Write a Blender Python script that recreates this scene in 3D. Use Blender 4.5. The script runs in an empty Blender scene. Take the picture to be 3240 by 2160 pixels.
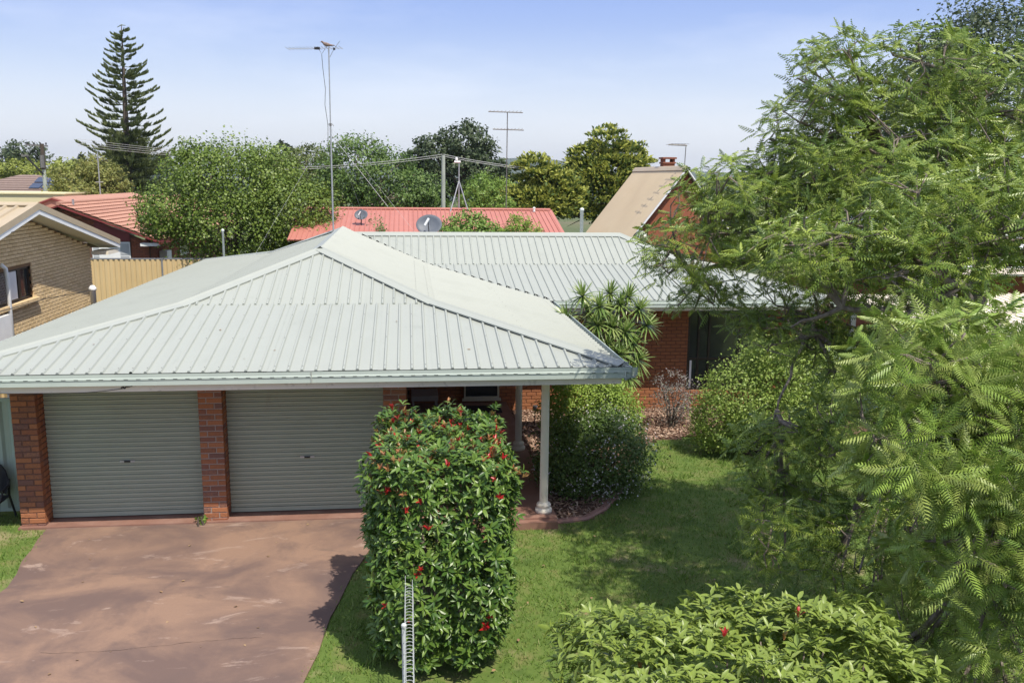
import bpy, math, random
import numpy as np
from mathutils import Vector, Matrix

random.seed(7)
RNG = np.random.default_rng(11)
SC = bpy.context.scene
COL = SC.collection
R = math.radians

# ------------------------------------------------------------------ camera, sky, sun, exposure
cam_d = bpy.data.cameras.new('camera')
cam = bpy.data.objects.new('camera', cam_d)
COL.objects.link(cam)
SC.camera = cam
cam_d.sensor_width = 36.0
cam_d.lens = 31.24
cam_d.clip_start = 0.05
cam_d.clip_end = 20000.0
CAM = Vector((0.0, 0.0, 5.189))
_yaw, _pit, _rol = R(6.658), R(10.384), R(0.61)
_f = Vector((math.sin(_yaw) * math.cos(_pit), math.cos(_yaw) * math.cos(_pit), -math.sin(_pit)))
_r = Vector((math.cos(_yaw), -math.sin(_yaw), 0.0))
_u = _r.cross(_f)
_r2 = _r * math.cos(_rol) + _u * math.sin(_rol)
_u2 = _u * math.cos(_rol) - _r * math.sin(_rol)
_m = Matrix((_r2, _u2, -_f)).transposed().to_4x4()
_m.translation = CAM
cam.matrix_world = _m

SUN_DIR = Vector((0.30, -0.507, 1.0)).normalized()
sun_d = bpy.data.lights.new('sun', 'SUN')
sun_d.energy = 4.1
sun_d.angle = R(0.55)
sun_d.color = (1.0, 0.93, 0.81)
sun = bpy.data.objects.new('sun', sun_d)
sun.rotation_euler = SUN_DIR.to_track_quat('Z', 'Y').to_euler()
sun.location = (10, -20, 30)
COL.objects.link(sun)

W = bpy.data.worlds.new('World')
SC.world = W
W.use_nodes = True
wt = W.node_tree
wt.nodes.clear()
w_out = wt.nodes.new('ShaderNodeOutputWorld')
w_bg = wt.nodes.new('ShaderNodeBackground')
w_sky = wt.nodes.new('ShaderNodeTexSky')
w_sky.sky_type = 'NISHITA'
w_sky.sun_disc = False
w_sky.sun_elevation = math.asin(SUN_DIR.z)
w_sky.sun_rotation = math.atan2(SUN_DIR.x, SUN_DIR.y)
w_sky.altitude = 600
w_sky.air_density = 1.0
w_sky.dust_density = 1.0
w_sky.ozone_density = 2.0
w_geo = wt.nodes.new('ShaderNodeTexCoord')
w_sep = wt.nodes.new('ShaderNodeSeparateXYZ')
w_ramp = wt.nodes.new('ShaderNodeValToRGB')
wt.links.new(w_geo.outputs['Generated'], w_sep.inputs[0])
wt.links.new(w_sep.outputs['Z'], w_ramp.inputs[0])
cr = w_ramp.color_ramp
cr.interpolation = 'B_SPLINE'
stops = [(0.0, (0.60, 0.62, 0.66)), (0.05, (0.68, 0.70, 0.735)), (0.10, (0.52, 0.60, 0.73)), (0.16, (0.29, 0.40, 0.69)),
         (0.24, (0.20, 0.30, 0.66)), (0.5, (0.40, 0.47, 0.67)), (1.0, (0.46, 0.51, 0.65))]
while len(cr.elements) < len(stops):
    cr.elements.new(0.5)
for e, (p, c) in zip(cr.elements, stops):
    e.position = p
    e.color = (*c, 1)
w_mul = wt.nodes.new('ShaderNodeMix'); w_mul.data_type = 'RGBA'; w_mul.blend_type = 'MULTIPLY'
w_mul.inputs[0].default_value = 1.0
wt.links.new(w_sky.outputs[0], w_mul.inputs[6])
w_mul.inputs[7].default_value = (0.10, 0.10, 0.11, 1)
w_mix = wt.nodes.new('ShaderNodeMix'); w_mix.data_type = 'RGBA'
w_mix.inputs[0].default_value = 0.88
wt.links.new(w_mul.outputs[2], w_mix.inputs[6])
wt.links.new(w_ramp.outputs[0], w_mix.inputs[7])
# thin high cloud
w_map = wt.nodes.new('ShaderNodeMapping'); w_map.inputs['Scale'].default_value = (2.2, 2.2, 9.0)
w_noi = wt.nodes.new('ShaderNodeTexNoise'); w_noi.inputs['Scale'].default_value = 1.6; w_noi.inputs['Detail'].default_value = 7
w_noi.inputs['Roughness'].default_value = 0.55
wt.links.new(w_geo.outputs['Generated'], w_map.inputs[0]); wt.links.new(w_map.outputs[0], w_noi.inputs[0])
w_mr = wt.nodes.new('ShaderNodeMapRange'); w_mr.inputs[1].default_value = 0.50; w_mr.inputs[2].default_value = 0.85
w_mr.inputs[3].default_value = 0.0; w_mr.inputs[4].default_value = 0.30
wt.links.new(w_noi.outputs[0], w_mr.inputs[0])
w_cl = wt.nodes.new('ShaderNodeMix'); w_cl.data_type = 'RGBA'
w_cl.inputs[7].default_value = (0.86, 0.88, 0.93, 1)
wt.links.new(w_mr.outputs[0], w_cl.inputs[0]); wt.links.new(w_mix.outputs[2], w_cl.inputs[6])
wt.links.new(w_cl.outputs[2], w_bg.inputs[0])
w_bg.inputs[1].default_value = 1.0
wt.links.new(w_bg.outputs[0], w_out.inputs[0])

SC.view_settings.view_transform = 'Standard'
SC.view_settings.look = 'None'
SC.view_settings.exposure = 0.5
SC.view_settings.gamma = 1.0
SC.view_settings.use_curve_mapping = False
SC.render.engine = 'CYCLES'
SC.cycles.max_bounces = 6
SC.cycles.transparent_max_bounces = 4

# ------------------------------------------------------------------ materials
MATS = {}

def mat(name, cols, scale=6.0, rough=0.7, bump=0.0, bscale=None, per_piece=0.0, noise=1.0, spec=0.35, transl=0.0,
        metal=0.0, stretch=(1, 1, 1), blotch=None, coat=0.0, detail=5.0):
    """procedural paint: a colour ramp driven by noise and by a per-piece random value; optional second blotch colour"""
    m = bpy.data.materials.new(name)
    m.use_nodes = True
    nt = m.node_tree
    nt.nodes.clear()
    N = nt.nodes.new; L = nt.links.new
    out = N('ShaderNodeOutputMaterial')
    p = N('ShaderNodeBsdfPrincipled')
    tc = N('ShaderNodeTexCoord')
    mp = N('ShaderNodeMapping'); mp.inputs['Scale'].default_value = stretch
    geo = N('ShaderNodeNewGeometry')
    L(geo.outputs['Position'], mp.inputs[0])
    no = N('ShaderNodeTexNoise'); no.inputs['Scale'].default_value = scale; no.inputs['Detail'].default_value = detail
    no.inputs['Roughness'].default_value = 0.62
    L(mp.outputs[0], no.inputs[0])
    rp = N('ShaderNodeValToRGB')
    while len(rp.color_ramp.elements) < len(cols):
        rp.color_ramp.elements.new(0.5)
    for i, (e, c) in enumerate(zip(rp.color_ramp.elements, cols)):
        e.position = i / max(1, len(cols) - 1)
        e.color = (*c, 1)
    at = N('ShaderNodeAttribute'); at.attribute_name = 'tint'
    oi = N('ShaderNodeObjectInfo')
    ad = N('ShaderNodeMath'); ad.operation = 'ADD'
    L(at.outputs['Fac'], ad.inputs[0]); L(oi.outputs['Random'], ad.inputs[1])
    fr = N('ShaderNodeMath'); fr.operation = 'FRACT'; L(ad.outputs[0], fr.inputs[0])
    # noise part, stretched to the full range
    mr = N('ShaderNodeMapRange'); mr.inputs[1].default_value = 0.28; mr.inputs[2].default_value = 0.72
    L(no.outputs[0], mr.inputs[0])
    mx = N('ShaderNodeMix'); mx.data_type = 'FLOAT'
    mx.inputs[0].default_value = per_piece
    mn = N('ShaderNodeMath'); mn.operation = 'MULTIPLY_ADD'; mn.inputs[1].default_value = noise; mn.inputs[2].default_value = 0.5 - noise * 0.5
    L(mr.outputs[0], mn.inputs[0])
    L(mn.outputs[0], mx.inputs[2]); L(fr.outputs[0], mx.inputs[3])
    L(mx.outputs[0], rp.inputs[0])
    colour = rp.outputs[0]
    if blotch:
        bc, bs, lo, hi = blotch
        n2 = N('ShaderNodeTexNoise'); n2.inputs['Scale'].default_value = bs; n2.inputs['Detail'].default_value = 6
        n2.inputs['Roughness'].default_value = 0.6
        L(mp.outputs[0], n2.inputs[0])
        m2 = N('ShaderNodeMapRange'); m2.inputs[1].default_value = lo; m2.inputs[2].default_value = hi
        L(n2.outputs[0], m2.inputs[0])
        cm = N('ShaderNodeMix'); cm.data_type = 'RGBA'
        cm.inputs[7].default_value = (*bc, 1)
        L(m2.outputs[0], cm.inputs[0]); L(colour, cm.inputs[6])
        colour = cm.outputs[2]
    L(colour, p.inputs['Base Color'])
    p.inputs['Roughness'].default_value = rough
    p.inputs['Metallic'].default_value = metal
    p.inputs['Specular IOR Level'].default_value = spec
    p.inputs['Coat Weight'].default_value = coat
    if bump:
        b = N('ShaderNodeBump'); b.inputs['Strength'].default_value = bump; b.inputs['Distance'].default_value = 0.02
        n3 = N('ShaderNodeTexNoise'); n3.inputs['Scale'].default_value = bscale or scale * 4; n3.inputs['Detail'].default_value = 4
        L(mp.outputs[0], n3.inputs[0]); L(n3.outputs[0], b.inputs['Height']); L(b.outputs[0], p.inputs['Normal'])
    if transl:
        t = N('ShaderNodeBsdfTranslucent'); L(colour, t.inputs[0])
        ms = N('ShaderNodeMixShader'); ms.inputs[0].default_value = transl
        L(p.outputs[0], ms.inputs[1]); L(t.outputs[0], ms.inputs[2]); L(ms.outputs[0], out.inputs[0])
    else:
        L(p.outputs[0], out.inputs[0])
    MATS[name] = m
    return m

def glass(name, tint=(0.03, 0.035, 0.035), rough=0.05):
    m = mat(name, [tint, tuple(c * 1.3 for c in tint)], scale=1.0, rough=rough, spec=0.9)
    return m

# ------------------------------------------------------------------ geometry helpers
class MB:
    def __init__(self):
        self.v = []; self.f = []; self.t = []
    def add(self, verts, faces, tint=0.0):
        n = len(self.v)
        self.v += [tuple(p) for p in verts]
        self.f += [tuple(i + n for i in q) for q in faces]
        self.t += [tint] * len(verts)
        return self
    def bb(self, x0, x1, y0, y1, z0, z1, tint=0.0):
        vs = [(x0, y0, z0), (x1, y0, z0), (x1, y1, z0), (x0, y1, z0), (x0, y0, z1), (x1, y0, z1), (x1, y1, z1), (x0, y1, z1)]
        return self.add(vs, [(0, 3, 2, 1), (4, 5, 6, 7), (0, 1, 5, 4), (1, 2, 6, 5), (2, 3, 7, 6), (3, 0, 4, 7)], tint)
    def beam(self, a, b, w, h, up=(0, 0, 1), tint=0.0):
        a = Vector(a); b = Vector(b); d = (b - a).normalized()
        s = d.cross(Vector(up))
        if s.length < 1e-4: s = d.cross(Vector((0, 1, 0)))
        s.normalize(); u = s.cross(d)
        vs = []
        for p in (a, b):
            for i, j in ((-1, -1), (1, -1), (1, 1), (-1, 1)):
                vs.append(p + s * (i * w / 2) + u * (j * h / 2))
        return self.add(vs, [(0, 1, 2, 3), (7, 6, 5, 4), (0, 4, 5, 1), (1, 5, 6, 2), (2, 6, 7, 3), (3, 7, 4, 0)], tint)
    def tube(self, pts, r, n=6, tint=0.0):
        pts = [Vector(p) for p in pts]
        if not hasattr(r, '__len__'): r = [r] * len(pts)
        vs = []
        ref = Vector((0.31, 0.87, 0.37)).normalized()
        for i, p in enumerate(pts):
            d = (pts[min(i + 1, len(pts) - 1)] - pts[max(i - 1, 0)]).normalized()
            a = d.cross(ref)
            if a.length < 0.05: a = d.cross(Vector((1, 0, 0)))
            a.normalize(); b = d.cross(a)
            for k in range(n):
                t = 2 * math.pi * k / n
                vs.append(p + (a * math.cos(t) + b * math.sin(t)) * r[i])
        fs = []
        for i in range(len(pts) - 1):
            for k in range(n):
                k2 = (k + 1) % n
                fs.append((i * n + k, i * n + k2, (i + 1) * n + k2, (i + 1) * n + k))
        fs.append(tuple(range(n))[::-1]); fs.append(tuple(range((len(pts) - 1) * n, len(pts) * n)))
        return self.add(vs, fs, tint)
    def lathe(self, prof, c, n=20, flutes=0.0):
        vs = []
        for r, z in prof:
            for k in range(n):
                t = 2 * math.pi * k / n
                rr = r * (1 - flutes * (k % 2))
                vs.append((c[0] + rr * math.cos(t), c[1] + rr * math.sin(t), c[2] + z))
        fs = []
        for i in range(len(prof) - 1):
            for k in range(n):
                k2 = (k + 1) % n
                fs.append((i * n + k, i * n + k2, (i + 1) * n + k2, (i + 1) * n + k))
        fs.append(tuple(range(n))[::-1]); fs.append(tuple(range((len(prof) - 1) * n, len(prof) * n)))
        return self.add(vs, fs)
    def sweep(self, prof, a, b, out, mitre_a=0.0, mitre_b=0.0):
        """profile [(distance outward, z)] swept from a to b (xy); out is the outward unit xy vector"""
        a = Vector((a[0], a[1], 0)); b = Vector((b[0], b[1], 0)); o = Vector((out[0], out[1], 0)); d = (b - a).normalized()
        vs = []
        for p, mt in ((a, mitre_a), (b, mitre_b)):
            for q, z in prof:
                vs.append(p + o * q + d * (q * mt) + Vector((0, 0, z)))
        n = len(prof)
        return self.add(vs, [(i, i + 1, n + i + 1, n + i) for i in range(n - 1)])
    def mesh(self, name):
        me = bpy.data.meshes.new(name)
        me.from_pydata(self.v, [], self.f)
        at = me.attributes.new('tint', 'FLOAT', 'POINT')
        at.data.foreach_set('value', np.array(self.t, np.float32))
        return me
    def build(self, name, m, parent=None, smooth=False, world=True):
        me = self.mesh(name)
        return link(name, me, m, parent, smooth, world)

def link(name, me, m, parent=None, smooth=False, world=True):
    if m is not None and not me.materials:
        me.materials.append(m)
    if smooth:
        me.polygons.foreach_set('use_smooth', [True] * len(me.polygons))
    o = bpy.data.objects.new(name, me)
    COL.objects.link(o)
    if parent is not None:
        o.parent = parent
        if world and parent.type == 'EMPTY':
            o.matrix_parent_inverse = Matrix.Translation(-parent.location)
    return o

def inst(name, me, parent, mw):
    """one more object on shared mesh data; mw is its matrix in world space, the parent being an Empty or an unmoved mesh"""
    o = bpy.data.objects.new(name, me)
    COL.objects.link(o)
    o.parent = parent
    if parent.type == 'EMPTY':
        o.matrix_parent_inverse = Matrix.Translation(-parent.location)
    o.matrix_basis = mw
    return o

def tag(o, label, cat, group=None, kind=None):
    if label: o['label'] = label
    if cat: o['category'] = cat
    if group: o['group'] = group
    if kind: o['kind'] = kind
    return o

def thing(name, label, cat, loc, group=None):
    o = bpy.data.objects.new(name, None)
    o.empty_display_size = 0.2
    COL.objects.link(o)
    o.location = loc
    return tag(o, label, cat, group)

def struct(o):
    o['kind'] = 'structure'
    return o

def stuff(o):
    o['kind'] = 'stuff'
    return o

def unit(a):
    return a / np.maximum(1e-9, np.linalg.norm(a, axis=-1, keepdims=True))

def frames(dirs, norms):
    x = unit(dirs)
    y = unit(np.cross(norms, x))
    z = np.cross(x, y)
    return np.stack([x, y, z], axis=2)      # columns

def scatter_mesh(name, tv, tf, pos, dirs, norms, size, tint):
    """one mesh holding a copy of the template (verts tv, triangles tf) at every position"""
    tv = np.asarray(tv, float); tf = np.asarray(tf, int)
    n, k = len(pos), len(tv)
    M = frames(dirs, norms)
    v = np.einsum('nij,kj->nki', M, tv) * np.asarray(size).reshape(n, 1, 1) + np.asarray(pos)[:, None, :]
    v = v.reshape(-1, 3)
    f = (tf[None] + (np.arange(n) * k)[:, None, None]).reshape(-1, 3)
    me = bpy.data.meshes.new(name)
    me.vertices.add(len(v)); me.vertices.foreach_set('co', v.astype(np.float32).ravel())
    me.loops.add(len(f) * 3); me.loops.foreach_set('vertex_index', f.astype(np.int32).ravel())
    me.polygons.add(len(f))
    me.polygons.foreach_set('loop_start', np.arange(0, len(f) * 3, 3, dtype=np.int32))
    me.update(calc_edges=True)
    at = me.attributes.new('tint', 'FLOAT', 'POINT')
    at.data.foreach_set('value', np.repeat(np.asarray(tint, np.float32), k))
    return me

def rand_unit(n):
    return unit(RNG.normal(size=(n, 3)))

# leaf templates: x along the leaf, y across, z up; unit length
LEAF_LANCE = ([(0, 0, 0), (.33, .155, .055), (.33, 0, 0), (.33, -.155, .055), (.7, .13, .03), (.7, 0, -.02), (.7, -.13, .03), (1, 0, -.10)],
              [(0, 2, 1), (0, 3, 2), (1, 2, 5), (1, 5, 4), (2, 3, 6), (2, 6, 5), (4, 5, 7), (5, 6, 7)])
LEAF_DIAMOND = ([(0, 0, 0), (.45, .27, .07), (.45, -.27, .07), (1, 0, -.04)], [(0, 2, 1), (1, 2, 3)])
LEAF_ROUND = ([(0, 0, 0), (.4, .34, .08), (.4, -.34, .08), (1, .0, -.03), (.8, .24, .02), (.8, -.24, .02)], [(0, 2, 1), (1, 2, 5), (1, 5, 4), (4, 5, 3)])
BLADE = ([(0, .10, 0), (0, -.10, 0), (1, 0, .0)], [(0, 1, 2)])

def make_frond(pairs, droop, curl, width=0.30, fwd=0.55, wd=0.031):
    """feather-like compound leaf, unit length along x"""
    v = []; f = []
    def axis(t):
        return np.array([t - 0.12 * droop * t * t, curl * t * t, -droop * t * t * 0.5 + 0.06 * t])
    seg = 3
    for i in range(seg + 1):
        p = axis(i / seg); w = 0.007 * (1.2 - i / seg)
        v += [p + (0, w, 0), p - (0, w, 0)]
    for i in range(seg):
        a = 2 * i
        f += [(a, a + 1, a + 3), (a, a + 3, a + 2)]
    for i in range(pairs):
        t = 0.12 + 0.88 * (i + .5) / pairs
        ln = width * (math.sin(math.pi * min(1, (t * 0.92 + 0.10))) ** 0.6) * (1.0 - 0.25 * t)
        for s in (-1, 1):
            p = axis(t)
            jit = RNG.normal(0, .05)
            d = np.array([fwd + jit, s * 0.85, -0.22 - 0.35 * droop + RNG.normal(0, .08)])
            d = d / np.linalg.norm(d)
            q = np.array([wd, 0, 0.008])
            m = p + d * ln * .5 + np.array([0, 0, 0.014])
            e = p + d * ln + np.array([0.015, 0, -0.035])
            n = len(v)
            v += [p - q * .4, p + q * .4, m - q * .75, m + q * .75, e]
            f += [(n, n + 1, n + 3), (n, n + 3, n + 2), (n + 2, n + 3, n + 4)]
    return np.array(v), np.array(f)

FRONDS = [make_frond(10, .35, .10, .30, .55, .036), make_frond(10, .6, -.14, .30, .55, .036), make_frond(11, .15, .05, .30, .55, .035)]
FRONDS_FINE = [make_frond(7, .35, .16, .25, .7, .050), make_frond(7, .65, -.20, .24, .75, .050), make_frond(7, .15, .10, .27, .65, .050)]

def template_mesh(name, tpl, m):
    me = bpy.data.meshes.new(name)
    me.from_pydata([tuple(p) for p in tpl[0]], [], [tuple(int(i) for i in q) for q in tpl[1]])
    if m: me.materials.append(m)
    return me

def fit_matrix(pos, d, n, s):
    F = frames(np.array([d]), np.array([n]))[0] * s
    M = Matrix(((F[0, 0], F[0, 1], F[0, 2], pos[0]), (F[1, 0], F[1, 1], F[1, 2], pos[1]), (F[2, 0], F[2, 1], F[2, 2], pos[2]), (0, 0, 0, 1)))
    return M

def seen_size(pos, size):
    d = np.asarray(pos) - np.array(CAM)
    fwd = np.array(_f)
    depth = d @ fwd
    x = (d @ np.array(_r2)) / np.maximum(depth, .1); y = (d @ np.array(_u2)) / np.maximum(depth, .1)
    ok = (depth > .3) & (np.abs(x) < .57) & (np.abs(y) < .385)
    return np.where(ok, np.asarray(size) / np.maximum(depth, .1), 0)

# ------------------------------------------------------------------ palette
M_ROOF = mat('roof_paint', [(.315, .335, .30), (.345, .366, .33), (.33, .35, .315)], scale=1.6, rough=.42, spec=.45, stretch=(1, .35, 1), blotch=((.285, .305, .27), 5.0, .62, .82), per_piece=.35)
M_CAP = mat('roof_cap_paint', [(.33, .35, .315), (.362, .383, .347)], scale=3, rough=.42, spec=.45, per_piece=.4)
M_GUTTER = mat('gutter_paint', [(.40, .46, .42), (.45, .51, .465)], scale=3, rough=.4, spec=.45)
M_GUTTER_IN = mat('gutter_inside', [(.20, .22, .22), (.26, .28, .27)], scale=6, rough=.6)
M_FASCIA = mat('fascia_paint', [(.82, .73, .63), (.86, .77, .68)], scale=4, rough=.6, blotch=((.42, .36, .31), 7, .6, .8))
M_SCREW = mat('screw_metal', [(.10, .10, .095), (.2, .2, .19)], rough=.5, per_piece=.7)
M_DARKGAP = mat('foam_infill', [(.015, .015, .015), (.03, .03, .03)], rough=.9)
M_BRICK = mat('red_brick', [(.15, .08, .064), (.31, .125, .060), (.36, .148, .070), (.27, .105, .058), (.17, .09, .075), (.34, .155, .082)],
              scale=26, rough=.85, bump=.5, bscale=60, per_piece=.82, spec=.2, blotch=((.07, .045, .04), 30, .66, .74))
M_WALLBRICK = mat('orange_red_brick', [(.27, .112, .054), (.33, .138, .064), (.29, .118, .058), (.37, .158, .072)],
                  scale=22, rough=.85, bump=.5, bscale=60, per_piece=.75, spec=.2)
M_MORTAR = mat('mortar_brown', [(.11, .055, .04), (.17, .09, .065)], scale=40, rough=.95)
M_MORTAR_G = mat('mortar_grey', [(.27, .21, .18), (.38, .31, .27)], scale=40, rough=.95, bump=.3)
M_DOOR = mat('roller_door_paint', [(.33, .355, .275), (.37, .395, .31)], scale=2.2, rough=.5, stretch=(1, 1, .5), blotch=((.30, .28, .23), 4, .64, .85), per_piece=.3)
M_STEEL = mat('galvanised_steel', [(.38, .39, .4), (.5, .51, .52)], scale=14, rough=.42, metal=.6)
M_DARKMETAL = mat('weathered_steel', [(.13, .13, .13), (.22, .21, .2)], scale=14, rough=.5, metal=.4)
M_GALV = mat('pale_coated_wire', [(.46, .49, .49), (.54, .57, .57)], scale=8, rough=.45)
M_BLACK = mat('black_plastic', [(.012, .012, .015), (.025, .025, .028)], rough=.45)
M_SLAB = mat('painted_concrete', [(.20, .105, .078), (.27, .145, .11)], scale=3, rough=.55, bump=.1, blotch=((.31, .19, .15), 2.0, .45, .75))
M_COLUMN = mat('cream_column_paint', [(.74, .68, .57), (.79, .73, .63)], scale=5, rough=.55, blotch=((.5, .45, .36), 9, .62, .85))
M_GLASS = glass('window_glass')
M_FRAME_W = mat('cream_frame', [(.50, .47, .36), (.57, .54, .43)], scale=5, rough=.5)
M_FRAME_D = mat('bronze_frame', [(.028, .022, .018), (.05, .04, .03)], scale=5, rough=.4)
M_WHITE = mat('white_paint', [(.72, .73, .73), (.80, .81, .81)], scale=4, rough=.5)
M_CREAMBRICK = mat('cream_brick', [(.60, .44, .245), (.70, .53, .31), (.65, .485, .27), (.53, .385, .21)], scale=30, rough=.85, bump=.4, bscale=70, per_piece=.7, spec=.2, blotch=((.28, .18, .09), 26, .68, .78))
M_CREAMMORTAR = mat('cream_mortar', [(.17, .10, .05), (.23, .14, .075)], scale=40, rough=.95)
M_TANROOF = mat('tan_roof_paint', [(.40, .325, .22), (.45, .37, .26)], scale=2, rough=.5)
M_SOFFIT = mat('soffit_board', [(.76, .69, .55), (.81, .74, .61)], scale=3, rough=.7)
M_TANFENCE = mat('tan_fence_sheet', [(.53, .39, .20), (.60, .45, .24)], scale=2.5, rough=.55, stretch=(1, 1, .3))
M_FENCEPOST = mat('fence_post_grey', [(.16, .165, .18), (.22, .225, .24)], scale=5, rough=.5)
M_GREENFENCE = mat('pale_green_sheet', [(.33, .40, .33), (.38, .45, .38)], scale=2.5, rough=.5)
M_TILE = mat('terracotta_tile', [(.36, .185, .13), (.44, .235, .17), (.33, .165, .12)], scale=7, rough=.8, bump=.3, per_piece=.5, blotch=((.25, .12, .09), 3, .6, .85))
M_MAROON = mat('maroon_paint', [(.16, .028, .03), (.20, .036, .038)], scale=4, rough=.5)
M_DARKRED = mat('darkred_brick', [(.21, .075, .045), (.29, .10, .055), (.17, .07, .05)], scale=24, rough=.85, per_piece=.8)
M_REDROOF = mat('red_metal_roof', [(.40, .150, .115), (.46, .185, .145)], scale=1.5, rough=.5, per_piece=.4)
M_BROWNROOF = mat('brown_tile', [(.20, .145, .125), (.27, .20, .175)], scale=5, rough=.8, per_piece=.4)
M_SOLAR = mat('solar_glass', [(.02, .03, .06), (.03, .045, .085)], rough=.15, spec=.7)
M_AFRAME = mat('beige_metal_roof', [(.53, .425, .275), (.59, .48, .325)], scale=1.2, rough=.5, blotch=((.49, .39, .255), .6, .45, .75))
M_CREAMWALL = mat('cream_sheet_wall', [(.60, .54, .33), (.66, .60, .38)], scale=1.5, rough=.7)
M_POLE = mat('weathered_pole', [(.30, .33, .29), (.42, .45, .40)], scale=6, rough=.85, stretch=(1, 1, .2))
M_WIRE = mat('power_wire', [(.42, .42, .42), (.5, .5, .5)], rough=.5)
M_BLACKWIRE = mat('black_cable', [(.03, .03, .03), (.05, .05, .05)], rough=.6)
M_DISH = mat('grey_dish', [(.095, .11, .135), (.12, .135, .16)], scale=6, rough=.5)
M_PVC = mat('pale_pipe', [(.62, .66, .63), (.68, .72, .69)], scale=6, rough=.5)
M_BARK = mat('grey_brown_bark', [(.10, .08, .065), (.22, .18, .15), (.30, .26, .22)], scale=16, rough=.9, bump=.8, stretch=(1, 1, .35))
M_BARK_D = mat('dark_bark', [(.05, .04, .032), (.10, .08, .065)], scale=16, rough=.9, bump=.6)
M_MULCHBED = mat('mulch_soil', [(.10, .055, .038), (.17, .10, .07)], scale=18, rough=.95, bump=.8)
M_CHIP = mat('bark_chip', [(.13, .07, .05), (.27, .16, .11), (.42, .29, .21), (.52, .40, .31)], scale=30, rough=.9, per_piece=.9)
M_KERB = mat('edging_concrete', [(.27, .15, .12), (.34, .20, .165)], scale=8, rough=.85, bump=.3)
M_LAWNBASE = mat('lawn_soil', [(.065, .11, .020), (.10, .155, .03), (.17, .17, .06)], scale=3.2, rough=.95, bump=.5, bscale=30, blotch=((.30, .24, .14), 1.1, .57, .73))
M_GROUND = mat('town_ground', [(.05, .08, .03), (.10, .12, .05), (.15, .13, .08)], scale=.05, rough=.95)
M_HILL = mat('wooded_hill', [(.035, .055, .03), (.055, .08, .04)], scale=.01, rough=1)

def leafmat(name, cols, rough=.42, transl=.28, spec=.4, pp=.8, scale=1.2):
    cols = [tuple(min(.8, c * (1.4 if max(q) < .3 else 1.0)) for c in q) for q in cols]
    return mat(name, cols, scale=scale, rough=rough, transl=transl, spec=spec, per_piece=pp)

L_PHOT = leafmat('photinia_leaf', [(.022, .055, .011), (.055, .112, .019), (.115, .18, .03), (.036, .08, .015)], rough=.36, spec=.42, transl=.2)
L_PHOT2 = leafmat('photinia_pale_leaf', [(.12, .17, .03), (.18, .235, .046), (.145, .20, .038), (.22, .265, .075)], rough=.38, spec=.42, transl=.25)
L_RED = leafmat('photinia_red_leaf', [(.38, .012, .02), (.50, .03, .03), (.42, .06, .035)], rough=.35, spec=.5, transl=.3)
L_COPPER = leafmat('photinia_copper_leaf', [(.22, .15, .045), (.28, .11, .05), (.20, .20, .05)], rough=.35, spec=.5, transl=.3)
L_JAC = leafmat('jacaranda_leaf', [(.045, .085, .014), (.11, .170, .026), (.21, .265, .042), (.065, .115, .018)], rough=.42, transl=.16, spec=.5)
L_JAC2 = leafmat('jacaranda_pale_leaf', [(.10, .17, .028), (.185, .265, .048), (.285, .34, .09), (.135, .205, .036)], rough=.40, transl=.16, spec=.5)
L_DRAC = leafmat('dracaena_leaf', [(.075, .135, .03), (.13, .19, .045), (.25, .29, .11)], rough=.35, spec=.5)
L_LIME = leafmat('lime_leaf', [(.13, .20, .03), (.19, .27, .045), (.24, .31, .06)], rough=.45)
L_LIME2 = leafmat('pittosporum_leaf', [(.13, .20, .04), (.20, .275, .055), (.28, .335, .085)], rough=.45)
L_ABELIA = leafmat('abelia_leaf', [(.036, .068, .016), (.068, .112, .025), (.10, .15, .036)], rough=.4)
L_FLOWER = leafmat('small_white_flower', [(.62, .58, .62), (.75, .72, .74)], rough=.6)
L_TWIG = leafmat('grey_leaf', [(.15, .13, .13), (.22, .20, .19), (.12, .15, .09)], rough=.7)
L_BROAD = leafmat('broad_leaf', [(.05, .088, .014), (.09, .14, .022), (.135, .19, .032), (.175, .22, .05)], rough=.45, spec=.4)
L_MAPLE = leafmat('maple_leaf', [(.05, .095, .026), (.085, .14, .034), (.115, .175, .045)], rough=.5)
L_MAPLE_Y = leafmat('fresh_maple_leaf', [(.08, .13, .022), (.11, .17, .03), (.06, .11, .02)], rough=.5)
L_DARK = leafmat('dark_leaf', [(.03, .05, .024), (.05, .072, .032), (.075, .098, .045)], rough=.5)
L_OLIVE = leafmat('olive_leaf', [(.07, .10, .03), (.11, .14, .045), (.15, .17, .06)], rough=.5)
L_GOLD = leafmat('golden_cypress_leaf', [(.33, .36, .06), (.43, .45, .10), (.31, .33, .06)], rough=.6)
L_CYP = leafmat('cypress_leaf', [(.045, .08, .02), (.075, .115, .026), (.10, .14, .034)], rough=.6)
L_YELLOW = leafmat('yellow_green_leaf', [(.15, .165, .04), (.20, .21, .055), (.12, .14, .04), (.22, .19, .06)], rough=.6)
L_PINE = leafmat('norfolk_needle', [(.06, .082, .032), (.10, .125, .044), (.15, .17, .06)], rough=.6, transl=.2)
L_BRIGHT = leafmat('bright_green_leaf', [(.08, .15, .025), (.13, .21, .04), (.17, .25, .05)], rough=.45)
L_FARYEL = leafmat('far_yellow_leaf', [(.16, .19, .035), (.21, .235, .05), (.13, .17, .035)], rough=.6)
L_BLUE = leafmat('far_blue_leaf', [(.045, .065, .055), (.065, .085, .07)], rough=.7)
L_GRASS = leafmat('grass_blade', [(.065, .125, .018), (.10, .17, .026), (.145, .205, .04), (.26, .24, .11)], rough=.6, transl=.3, pp=.72, scale=1.1)

# ------------------------------------------------------------------ ground
def sstep(a, b, x):
    t = min(1, max(0, (x - a) / (b - a)))
    return t * t * (3 - 2 * t)

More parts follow.
